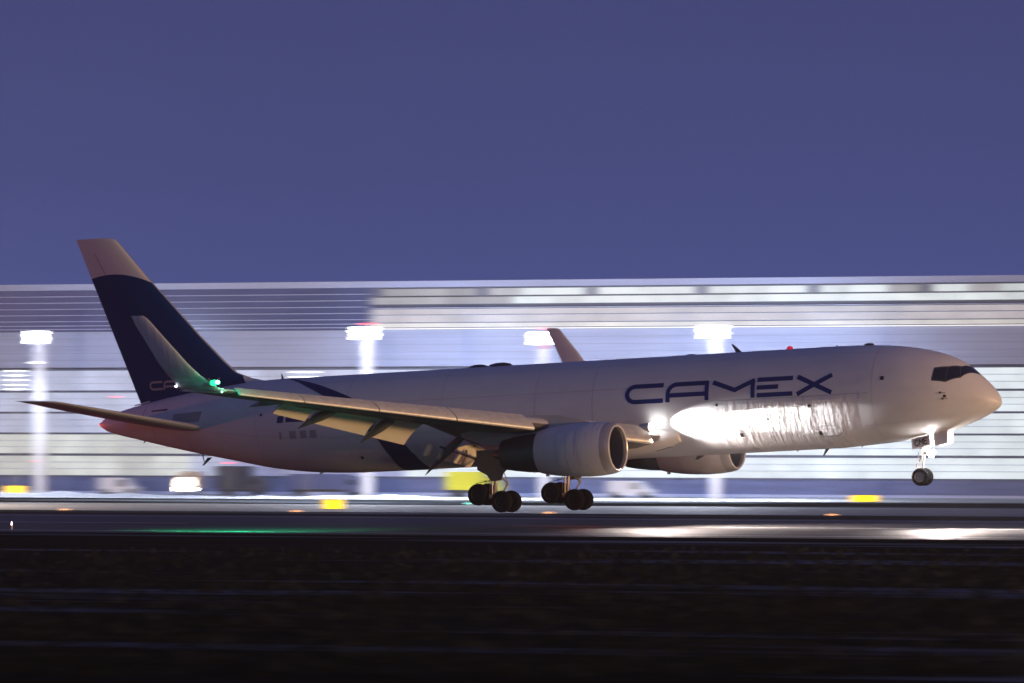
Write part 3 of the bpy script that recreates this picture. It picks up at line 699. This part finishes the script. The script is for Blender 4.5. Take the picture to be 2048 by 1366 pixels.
# ---- antennas, beacons, masts on the skin
def blade(x, z0, h, l, sw, name='blade_antenna', m='darkgrey', y=0, th=.05):
    k = MB().loft([[P(x - l/2, y - th, z0), P(x + l/2, y, z0), P(x - l/2, y + th, z0)], [P(x - l/2 - sw, y - th*.4, z0 + h), P(x - l/2 - sw + l*.35, y, z0 + h), P(x - l/2 - sw, y + th*.4, z0 + h)]])
    return fixnormals(k.build(name, M[m], plane))
blade(-14.75, 2.66, .48, .34, .30)
blade(-42.15, 2.66, .32, .14, .04)
blade(-9.1, 2.68, .10, .12, .02)
blade(-46.9, -1.42, -.42, .3, .35); blade(-47.35, -1.2, -.45, .08, -.1)
blade(-39.9, -2.52, -.14, .3, .12); blade(-17.2, -2.66, -.26, .5, .18); blade(-9.9, -2.64, -.42, .22, .22); blade(-7.9, -2.58, -.14, .1, .05); blade(-11.6, -2.66, -.10, .1, .05)
blade(-50.9, -.30, -.14, .12, .08)
blade(-23.6, -2.76, -.2, .1, .05)
for x, r, hh in ((-30.2, .62, .16), (-28.9, .75, .20), (-7.3, .30, .09), (-17.6, .3, .06)):
    k = MB().rev([(-r, .01), (-r*.8, hh*.6), (-r*.3, hh), (r*.3, hh), (r*.8, hh*.6), (r, .01)], n=16, c=P(x, 0, 2.69)); k.build('fairing_dome', M['darkgrey'], plane, smooth=True)
k = MB().rev([(0, .17), (.08, .17), (.16, .11), (.19, .01)], axis='z', n=16, c=P(-11.85, 0, 2.69)); k.build('beacon', M['reddome'], plane, smooth=True)
k = MB().rev([(0, .15), (-.08, .15), (-.15, .10), (-.18, .01)], axis='z', n=16, c=P(-24.3, 0, -2.78)); k.build('beacon', M['reddome'], plane, smooth=True)
k = MB().rev([(0, .13), (-.10, .11), (-.16, .02)], axis='x', n=16, c=P(-53.62, 0, .73)); k.build('tail_red_glow', M['reddome'], plane, smooth=True)  # glowing red cap added in place of the beacon's reflection
# pilots' side mirror dots: nose pitot probes
for x, z in ((-2.6, -.1), (-2.5, -.42)):
    a_ = Vector(fus(x, ang(x, z))); k = MB().tube(a_, a_ + Vector((0, -.12, 0)), .02, n=6).tube(a_ + Vector((0, -.12, 0)), a_ + Vector((.28, -.12, 0)), .014, n=6); k.build('pitot_probe', M['darkgrey'], plane)

# ---- the airliner's own lights
k = MB().rev([(-.20, .02), (-.13, .13), (.08, .16), (.20, .06)], n=14, c=P(-33.66, -24.44, 1.92)); nav = k.build('navigation_light', emis('green_lens', (.02, 1, .32), 2.2), plane, smooth=True)
MB().rev([(.12, .02), (.16, .08), (.26, .09), (.30, .03)], n=12, c=P(-33.62, -24.48, 1.94)).build('lamp_core', M['greenlamp'], nav, smooth=True)
k = MB().tube(P(-33.45, -23.85, 1.62), P(-33.52, -23.85, 1.40), .035); k.build('navigation_light', emis('green_glass', (.35, 1, .8), 5), plane)
k = MB().rev([(-.07, .02), (0, .07), (.07, .02)], n=10, c=P(-35.95, -24.25, 1.86)); k.build('strobe_light', emis('pale_strobe', (.75, .8, 1), 6), plane, smooth=True)
k = MB().rev([(-.16, .02), (-.10, .10), (.05, .12), (.15, .05)], n=14, c=P(-33.72, 24.42, 1.92)); k.build('navigation_light', M['redlamp'], plane, smooth=True)
for sd in (1, -1):
    k = MB().rev([(-.10, .15), (.02, .13), (.10, .06), (.12, .01)], n=18, c=P(-18.72, -3.0 * sd, -1.06)); k.build('landing_light', M['whitelamp'], plane, smooth=True)
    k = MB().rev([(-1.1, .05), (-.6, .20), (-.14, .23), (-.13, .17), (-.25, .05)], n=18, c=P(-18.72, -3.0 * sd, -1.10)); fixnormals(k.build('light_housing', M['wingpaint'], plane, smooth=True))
def pl(name, kind, loc, power, color, radius=.1, size=None, blend=None, target=None):
    mw_ = Matrix.Translation(plane.location) @ Matrix.Rotation(-TH, 4, 'Y')
    loc = mw_ @ Vector(P(*loc)); tg = mw_ @ Vector(P(*target)) if target else None
    return lamp(name, kind, loc, power, color, radius, size=size, blend=blend, target=tg)
pl('navigation_glow', 'POINT', (-32.6, -24.95, 1.95), 120, (.05, 1, .50), .08)
pl('green_runway_fill', 'SPOT', (-33.0, -24.6, 1.3), 8000, (.03, 1, .42), .08, 96, 1.0, (-34, -20.5, -5))  # added spot, aimed inboard to throw green onto the runway
pl('landing_beam', 'SPOT', (-18.5, -3.12, -1.02), 6500, (1, .97, .96), .06, 52, 1.0, (-9.0, 1.62, -.92))
pl('landing_beam', 'SPOT', (-18.5, -3.12, -1.02), 32000, (1, .96, .95), .05, 14, .32, (-8.5, -1.48, -1.0))
pl('landing_beam', 'SPOT', (-18.5, 3.12, -1.02), 15000, (1, .97, .96), .06, 47, .16, (-9.0, -1.62, -.92))
pl('landing_spill', 'SPOT', (-18.2, -3.5, -1.3), 13000, (1, .84, .77), .15, 135, .8, (-14, -5.2, -7))
pl('landing_spill', 'SPOT', (-18.2, 3.5, -1.3), 8000, (1, .84, .77), .15, 135, .8, (-14, 4.6, -7))
pl('runway_beam', 'SPOT', (-18.3, -3.3, -1.2), 130000, (1, .93, .88), .2, 26, .8, (8, -9, -6.2))
pl('runway_beam', 'SPOT', (-18.3, 3.3, -1.2), 60000, (1, .93, .88), .2, 22, .8, (14, 6, -6.2))
pl('taxi_beam', 'SPOT', (-3.95, 0, -3.2), 90000, (1, .93, .87), .15, 40, .8, (14, -4, -7.0))
pl('taxi_ground_spill', 'SPOT', (-3.6, -.2, -3.4), 12000, (1, .84, .77), .12, 135, .8, (1, -2.5, -6.6))
pl('taxi_spill', 'POINT', (-3.8, -.2, -3.25), 330, (1, .93, .88), .12)
pl('beacon_glow', 'POINT', (-24.2, 0, -3.2), 40, (1, .06, .07), .1)
pl('tail_glow', 'POINT', (-54.0, -.25, .6), 5, (1, .05, .10), .08)  # red light added at the tail end for the same reflection

# ================================================================== HANGAR
BX0, BX1, BY = -345, -95, 470
hang = thing('cargo_hangar', (-220, BY, -4.5), 'long floodlit cargo terminal with lit glass front and upper window band beyond the runway', 'building')
def HB(): return MB()
HO = Vector((-220, BY, -4.5))
def hpart(name, x0, x1, y0, y1, z0, z1, m):
    mb = MB().box(x0 - HO.x, x1 - HO.x, y0 - HO.y, y1 - HO.y, z0 - HO.z, z1 - HO.z)
    return mb.build(name, m, hang)
M['hwall'] = mat('hangar_dark_wall', (.10, .11, .16), .6)
M['clad'] = mat('pale_cladding', (.50, .56, .76), .5, noise=((.06, 1, 1.5), .10))
M['backing'] = mat('cladding_backing', (.36, .40, .56), .6)
M['parapet'] = mat('parapet_white', (.58, .66, .92), .5, noise=((.08, 1, 1), .06))
M['darkglass'] = mat('dark_clerestory_glass', (.06, .07, .14), .25, noise=((.1, 1, .6), .4), emit=(.30, .36, .85), es=.11)  # unlit panes carry a faint blue glow of their own
M['rail'] = mat('white_rail', (.62, .70, .95), .4)
M['bar'] = mat('steel_bar', (.13, .15, .22), .5)
M['finebar'] = mat('fine_bar', (.55, .60, .72), .5)
M['pier'] = mat('grey_pier', (.17, .18, .26), .5)
M['white_lit'] = mat('lit_panel_white', (.3, .32, .33), .4, emit=(.82, .93, .97), es=.80, rnd=.10)
M['cream_lit'] = mat('lit_panel_cream', (.3, .3, .3), .4, emit=(.90, .95, .88), es=.56, rnd=.2)
M['blue_lit'] = mat('lit_panel_blue', (.3, .3, .35), .4, emit=(.68, .76, 1.0), es=.52, rnd=.2)
M['violet_lit'] = mat('lit_panel_violet', (.25, .25, .35), .4, emit=(.56, .62, 1.0), es=.36, rnd=.2)
M['win_lit'] = mat('lit_window', (.3, .3, .3), .3, emit=(.84, .93, .93), es=.74, rnd=.12)
M['win_mid'] = mat('half_lit_window', (.2, .2, .2), .3, emit=(.86, .86, .90), es=.36, rnd=.28)
M['win_grey'] = mat('grey_pink_panel', (.3, .3, .3), .4, emit=(.90, .84, .87), es=.44, rnd=.14)
M['win_cream'] = mat('cream_panel', (.3, .3, .3), .4, emit=(.96, .93, .86), es=.56, rnd=.14)
M['sill_lit'] = mat('glowing_sill', (.7, .7, .7), .4, emit=(1, .98, .95), es=.85)  # sill glows of itself to show as a brightly lit edge
M['basewall'] = mat('blue_base_wall', (.14, .17, .33), .6, noise=((.08, 1, 1), .25), emit=(.3, .36, .75), es=.05)  # faint blue glow put into the wall in place of lamplight
hpart('wall', BX0, BX1, BY + .6, BY + 90, -4.45, 23.0, M['hwall'])
hpart('roof', BX0 - .3, BX1 + .3, BY + .3, BY + 90.3, 23.02, 23.25, M['hwall'])
hpart('parapet', BX0 - .4, BX1 + .4, BY - .25, BY + .55, 23.28, 24.12, M['parapet'])
def box_mesh(name, w, d, h, m): return MB().box(0, w, 0, d, 0, h).mesh(name, m)
def put(name, me, x, y, z, parent=hang): 
    o = bpy.data.objects.new(name, me); o.location = (x - HO.x, y - HO.y, z - HO.z); return link(o, parent)
# cladding planks between window band and facade
for x0 in range(BX0, BX1, 25):
    for z0, z1 in ((12.75, 13.65), (13.71, 14.62), (14.68, 15.6), (15.66, 16.58), (16.64, 17.58)):
        hpart('cladding_panel', x0 + .03, x0 + 24.97, BY, BY + .55, z0, z1, M['clad'])
    hpart('cladding_backing', x0 + .03, x0 + 24.97, BY + .06, BY + .5, 12.7, 17.6, M['backing'])
# clerestory, dark to the left, with a faint glow put into the glass
rails = (22.42, 21.56, 20.70, 19.86, 19.02, 18.42, 17.95)
zr = (23.24,) + rails + (17.62,)
glm = {}
for k in range(8):
    h = zr[k] - zr[k + 1] - .07
    me = box_mesh('dark_pane', 12.8, .3, h, M['darkglass'])
    for j in range(8): put('dark_pane', me, BX0 + .4 + j * 12.9, BY + .1, zr[k + 1] + .035)
for z in rails: hpart('sunshade_rail', BX0, -241.9, BY - .12, BY + .1, z - .045, z + .045, M['rail'])
# clerestory, lit to the right
bay = [-241.5 + 15.8 * i for i in range(10)]
mW = box_mesh('lit_window', 4.62, .3, 1, M['win_lit']); mM = box_mesh('lit_window', 4.62, .3, 1, M['win_mid'])
mWw = box_mesh('lit_window', 5.2, .3, 1, M['win_lit']); mMw = box_mesh('lit_window', 5.2, .3, 1, M['win_mid'])
mG = box_mesh('window_panel', 5.2, .3, 1, M['win_grey']); mC = box_mesh('window_panel', 5.2, .3, 1, M['win_cream'])
rows = [(22.15, .90, 'A'), (21.02, .92, 'B'), (19.62, .75, 'G'), (18.62, .9, 'G'), (17.92, .56, 'C')]
rg = random.Random(11)
for bx in bay:
    hpart('pier', bx, bx + 1.5, BY - .05, BY + .55, 22.0, 23.24, M['pier'])
    for j in range(3):
        x = bx + 1.6 + j * 4.72
        if x + 4.3 > BX1: continue
        for z, h, kk in rows:
            mid = x < -222
            if kk == 'A': me = mM if (mid or rg.random() < .12) else mW
            elif kk == 'B': me = mMw if mid else mWw
            elif kk == 'G': me = mG
            else: me = mC
            if kk in 'GCB': x = bx + .05 + j * 5.26
            o = put('lit_window' if kk in 'AB' else 'window_panel', me, x, BY + .1, z); o.scale = (1, 1, h)
for z, t_ in ((20.45, .10), (19.50, .05), (18.55, .04)): hpart('sunshade_rail', -241.5, BX1, BY - .12, BY + .1, z, z + t_, M['rail'])
hpart('sill', -241.5, BX1, BY - .2, BY + .12, 17.66, 17.80, M['sill_lit'])
# glass front: five rows of panels between steel bars
rowz = [(9.60, 12.30), (6.70, 9.30), (3.85, 6.42), (1.00, 3.58), (-1.98, .66)]
pm = {k: box_mesh('facade_panel', 5.32, .3, 1, M[k]) for k in ('white_lit', 'cream_lit', 'blue_lit', 'violet_lit')}
xcols = [BX0 + .1 + i * 5.42 for i in range(46)]
for x in xcols:
    for r_, (z0, z1) in enumerate(rowz):
        if x > -224: k = 'white_lit'
        elif x > -238: k = 'white_lit' if r_ >= 4 else 'blue_lit'
        elif x > -266: k = 'violet_lit' if r_ >= 3 else 'blue_lit'
        elif x > -274: k = 'blue_lit'
        else: k = 'cream_lit' if r_ >= 3 else 'blue_lit'
        if x > -165 and False: k = 'white_lit'
        o = put('facade_panel', pm[k], x, BY + .1, z0); o.scale = (1, 1, z1 - z0)
for z in (12.32, 9.32, 6.44, 3.60, .68): hpart('steel_bar', BX0, BX1, BY - .18, BY + .5, z, z + .25, M['bar'])
for z0, z1 in rowz:
    for f_ in (1/3, 2/3): hpart('glazing_bar', BX0, BX1, BY - .06, BY + .09, z0 + (z1 - z0) * f_, z0 + (z1 - z0) * f_ + .07, M['finebar'])
hpart('steel_bar', BX0, BX1, BY - .18, BY + .5, -2.22, -2.0, M['bar'])
hpart('base_wall', BX0, BX1, BY - .1, BY + .5, -4.1, -2.24, M['basewall'])
hpart('plinth', BX0, BX1, BY - .4, BY + .5, -4.49, -4.12, M['parapet'])

# ================================================================== FLOODLIGHT MASTS
M['pole'] = mat('white_mast', (.80, .80, .84), .5)
M['redpole'] = mat('red_white_mast', (.62, .26, .26), .5)
def mast(x, y, ztop, spread, label, power, red=0, redpole=False, side_lamp=None):
    t_ = thing('floodlight_mast', (x, y, -4.5), label, 'light mast', 'floodlight masts in front of the terminal')
    H = ztop + 4.5
    MB().tube((0, 0, 0), (0, 0, H - 2.2 if redpole else H), .62, .48, n=14).build('pole', M['pole'], t_, smooth=True, sharp=50)
    if redpole: MB().tube((0, 0, H - 2.2), (0, 0, H), .49, .47, n=14).build('pole', M['redpole'], t_, smooth=True, sharp=50)
    fr = MB()
    zs = (H - .15, H - .58, H - 1.01, H - 1.44)
    for z in zs: fr.box(-spread, spread, -.80, -.66, z - .05, z + .05)
    fr.build('head_frame', M['gear'], t_)
    lm = MB().box(-.28, .28, -.30, 0, -.20, .20).mesh('floodlight', M['gear']); ln = MB().box(-.25, .25, -.33, -.305, -.17, .17).mesh('lens', M['flood'])
    for i, z in enumerate(zs):
        n_ = (4, 5, 4, 3)[i]
        for j in range(n_):
            xx = -spread + .2 + (2 * spread - .4) * (j / (n_ - 1)) + (.12, -.1, .15, -.05)[i]
            o = bpy.data.objects.new('floodlight', lm); o.location = (xx, -.78, z); o.rotation_euler = (.1, 0, 0); link(o, t_)
            link(bpy.data.objects.new('lens', ln), o)
    for k in range(red):
        o = MB().rev([(0, .12), (.12, .12), (.25, .04)], axis='z', n=10, c=(-.6 + 1.2 * k if red > 1 else 0, 0, H + .3)).build('obstruction_light', M['redlamp'], t_)
    if red: MB().tube((-.7, 0, H + .25), (.7, 0, H + .25), .04, n=6).build('lamp_bar', M['gear'], t_)
    if side_lamp:
        for z in side_lamp:
            MB().box(-.9, .4, -.8, -.6, z + 4.4, z + 4.6).build('side_lamp', emis('side_lamp_glow', (.9, .93, 1), 4), t_)
    lamp('mast_flood', 'POINT', (x, y - 6.0, ztop - 1.0), power * .10, (.70, .78, 1.0), .8)
    lamp('apron_flood', 'SPOT', (x, y - 5.0, ztop), power * 2.2, (.80, .86, 1.0), .8, size=135, blend=.8, target=(x, y - 16, -4.5))
    lamp('mast_glow', 'SPOT', (x, y + 2.2, ztop - .6), power * .22, (.56, .70, 1.0), .8, size=150, blend=1.0, target=(x, BY, 4))
    return t_
mast(-279.9, 448, 17.4, 1.0, 'leftmost floodlight mast, standing left of the tail fin, with stacked lamp heads', 30000, side_lamp=(13.2,))
mast(-231.1, 448, 17.7, 1.25, 'floodlight mast with two red lamps on top standing between tail fin and wing', 60000, red=2)
mast(-205.8, 448, 16.9, 1.0, 'red and white banded floodlight mast beside the far winglet', 30000, red=1, redpole=True)
mast(-181.7, 448, 17.6, 1.3, 'brightest floodlight mast rising above the forward fuselage lettering', 70000)

# wall-mounted lamp clusters and small red lamps on short poles in front of the facade
def lamp_cluster(x, y, z, w, rows_, label, m, es=7):
    t_ = thing('lamp_cluster', (x, y, -4.5), label, 'lamp')
    MB().tube((0, 0, 0), (0, 0, z + 4.5), .09, n=8).build('pole', M['gear'], t_)
    for i in range(rows_):
        MB().box(-w / 2, w / 2, -.25, -.1, z + 4.5 - i * .62, z + 4.5 - i * .62 + .16).build('tube_lamp', m, t_)
EW = emis('tube_lamp_glow', (.93, .96, 1), 4.5); ER = emis('red_marker_glow', (1, .10, .16), 4)
lamp_cluster(-288.1, 456, 12.1, 2.2, 5, 'cluster of five white tube lamps at the far left edge of the terminal front', EW)
lamp_cluster(-244.2, 456, 11.8, 3.4, 2, 'pair of white tube lamps seen just above the rear fuselage', EW)
def red_marker(x, y, z, w, label):
    t_ = thing('red_marker_lamp', (x, y, -4.5), label, 'lamp', 'small red lamps before the terminal')
    MB().tube((0, 0, 0), (0, 0, z + 4.4), .06, n=8).build('pole', M['gear'], t_)
    MB().box(-w / 2, w / 2, -.1, .1, z + 4.4, z + 4.56).build('lamp_housing', ER, t_)
red_marker(-272.2, 455, 8.7, .7, 'highest small red lamp, left of the tail fin base')
red_marker(-284.0, 455, .04, 1.4, 'small red lamp at the lower left, below the tailplane tip')
red_marker(-255.2, 455, -.1, .9, 'small red lamp just under the rear fuselage belly')

# ================================================================== SIGNS AND GROUND LIGHTS
def sign(x, y, w, h, label):
    z = gz(y)
    t_ = thing('guidance_sign', (x, y, z), label, 'sign', 'yellow lit taxiway signs', rz=YAW)
    MB().box(-w/2, w/2, -.12, .12, .25, .25 + h).build('sign_box', M['black'], t_)
    MB().box(-w/2 + .05, w/2 - .05, -.15, -.125, .30, .20 + h).build('sign_face', M['signyellow'], t_)
    for s_ in (-1, 1): MB().tube((s_ * w * .35, 0, 0), (s_ * w * .35, 0, .25), .04, n=8).build('leg', M['gear'], t_)
sign(-279.7, 441, 2.5, 1.15, 'leftmost yellow taxiway sign at the photo edge')
sign(-176.3, 329, 2.1, 1.1, 'largest yellow taxiway sign under the rear fuselage')
sign(-147.2, 413, 3.2, .85, 'flat wide yellow taxiway sign to the left of the nose wheel')
def ground_light(x, y, m, label, r=.075, z=None):
    z = gz(y) if z is None else z
    t_ = thing('taxiway_light', (x, y, z), label, 'ground light', 'small edge lights along the runway and taxiway')
    MB().tube((0, 0, 0), (0, 0, .22), .05, n=8).build('stem', M['gear'], t_)
    MB().rev([(.22, r), (.30, r), (.38, r * .5), (.42, .01)], axis='z', n=10).build('lamp_dome', m, t_)
for x, lb in ((-200.7, 'below the tailplane at far left'), (-172.2, 'just left of the largest yellow sign'), (-142.2, 'under the far main wheels'), (-109.8, 'at right between the far engine and the nose wheel')):
    ground_light(x, 312, M['orangelamp'], 'tiny orange edge light ' + lb)
ground_light(-182.4, 376.8, emis('teal_lamp', (.3, 1, .8), 12), 'tiny green edge light left of the near main wheels')
ground_light(-18.7, -21.9, emis('pink_lamp', (1, .7, .65), 6), 'tiny pinkish runway light at the far left edge', r=.04, z=.004)

# ================================================================== VEHICLES ON THE APRON
def truck(x, y, L, Hh, body, cabc, label, heading=0, lights=False, low=False, cat='truck'):
    t_ = thing('apron_truck' if cat == 'truck' else 'apron_van', (x, y, -4.5), label, cat, rz=heading)
    if cat == 'truck':
        bx = MB().box(-L/2, L/2 - 2.3, -1.2, 1.2, .95, Hh); bx.build('cargo_box', body, t_)
        cb = MB().loft([[(L/2 - 2.1, s_ * 1.15, z) for s_, z in ((-1, .55), (1, .55), (1, 2.5), (-1, 2.5))], [(L/2 - .55, s_ * 1.15, z) for s_, z in ((-1, .55), (1, .55), (1, 2.45), (-1, 2.45))], [(L/2, s_ * 1.1, z) for s_, z in ((-1, .55), (1, .55), (1, 1.35), (-1, 1.35))]])
        fixnormals(cb.build('cab', cabc, t_))
        MB().box(-L/2, L/2 - .4, -.5, .5, .55, .90).build('chassis', M['darkgrey'], t_)
        for s_ in (-1, 1): MB().box(L/2 - 1.6, L/2 - .7, s_ * 1.16 - .01, s_ * 1.16 + .01, 1.5, 2.2).build('side_window', M['glass'], t_)
        wx = (-L/2 + 1.2, L/2 - 1.3)
    else:
        cb = MB().loft([[(xx, s_ * w_, z) for s_, z in ((-1, .35), (1, .35), (1, zt), (-1, zt))] for xx, zt, w_ in ((-L/2, Hh * .96, .95), (-L/2 + .1, Hh, .98), (L/2 - 1.9, Hh, .98), (L/2 - .9, 1.25, .95), (L/2 - .05, 1.0, .9), (L/2, .6, .88))])
        fixnormals(cb.build('body', body, t_))
        for s_ in (-1, 1): MB().box(L/2 - 2.6, L/2 - 1.7, s_ * .985 - .01, s_ * .985 + .01, 1.15, Hh - .25).build('side_window', M['glass'], t_)
        wx = (-L/2 + .9, L/2 - .9)
    tm = MB().rev([(-.13, .3), (-.15, .42), (.15, .42), (.13, .3)], axis='y', n=20).mesh('tyre', M['rubber']); hm = MB().rev([(-.12, .01), (-.12, .3), (.12, .3), (.12, .01)], axis='y', n=16).mesh('rim', M['hub'])
    for xx in wx:
        for s_ in (-1, 1):
            e_ = bpy.data.objects.new('wheel', None); e_.location = (xx, s_ * 1.0, .42); link(e_, t_)
            link(bpy.data.objects.new('tyre', tm), e_); link(bpy.data.objects.new('rim', hm), e_)
    if lights:
        for s_ in (-1, 1): MB().rev([(0, .22), (.06, .20)], n=12, c=(L/2 + .01, s_ * .7, .9), caps=True).build('headlight', M['whitelamp'], t_)
    return t_
mb_ = lambda n, c, e=None, s=0: mat(n, c, .45, emit=e, es=s)
truck(-261.5, 456, 7.5, 3.2, mb_('cream_body', (.55, .48, .42)), mb_('cream_cab', (.6, .55, .5)), 'pale truck with bright headlights under the tail', heading=-1.25, lights=True)
truck(-273.7, 459, 5.6, 2.3, mb_('white_van', (.8, .8, .85)), None, 'white van on the lit apron below the tail cone', cat='van')
truck(-256.2, 461, 7.0, 3.9, mb_('dark_body', (.035, .04, .07)), mb_('dark_cab', (.05, .055, .08)), 'dark box truck parked right of the headlights')
truck(-243.0, 460, 10.5, 2.9, mb_('blue_body', (.08, .10, .24)), mb_('blue_cab', (.1, .12, .25)), 'long low blue truck under the middle of the belly')
truck(-219.4, 456, 7.4, 3.3, mb_('yellow_body', (.62, .60, .02), (.75, .75, .0), .12), mb_('yellow_cab', (.6, .58, .05)), 'bright yellow truck left of the near main gear')  # yellow body given a weak glow so that it looks lit
truck(-197.5, 457, 6.0, 2.2, mb_('pale_van', (.8, .8, .84)), None, 'pale van behind the gap between the engines', cat='van')
# snow ploughed up along the apron edge
sm = MB(); rg = random.Random(5); X_ = [-300 + 1.5 * i for i in range(60)]; rowsn = []
for k, (dy, hh) in enumerate(((0, 0), (1.0, .2), (2.0, .36), (3.2, .25), (4.5, 0))):
    rowsn.append([(x, 434 + dy, -4.52 + (0 if hh == 0 else hh * (1.15 + .5 * math.sin(x * .11) + .25 * math.sin(x * .63 + k)) * (.75 + .5 * rg.random()) * min(1, (x + 300) / 20, (-211 - x) / 12 + .05))) for x in X_])
sm.add([p for r_ in rowsn for p in r_], [(k * 60 + i, k * 60 + i + 1, (k + 1) * 60 + i + 1, (k + 1) * 60 + i) for k in range(4) for i in range(59)])
sm.build('snow_bank', mat('snow', (.27, .29, .34), .8, noise=((.6, .6, .6), .08)), smooth=True, sharp=180, kind='stuff', label='low bank of ploughed snow along the apron edge below the tail', cat='snow')
lamp('apron_fill', 'POINT', (-250, 344, 2.5), 130000, (1, .80, .60), 1.0)  # unseen warm lamp added past the left edge to brighten the taxiway
lamp('truck_glow', 'POINT', (-260.5, 452, -2.6), 900, (1, .80, .62), .3)

# ================================================================== NIGHT HAZE
hz = bpy.data.materials.new('haze_air'); hz.use_nodes = True; t = hz.node_tree; t.nodes.clear()
vo = N(t, 'ShaderNodeVolumePrincipled'); om = N(t, 'ShaderNodeOutputMaterial')
vo.inputs['Color'].default_value = (.85, .88, 1, 1); vo.inputs['Density'].default_value = .00013; vo.inputs['Anisotropy'].default_value = .3
t.links.new(vo.outputs[0], om.inputs['Volume'])
MB().box(-700, 700, -420, 800, -6, 60).build('haze', hz, kind='stuff')
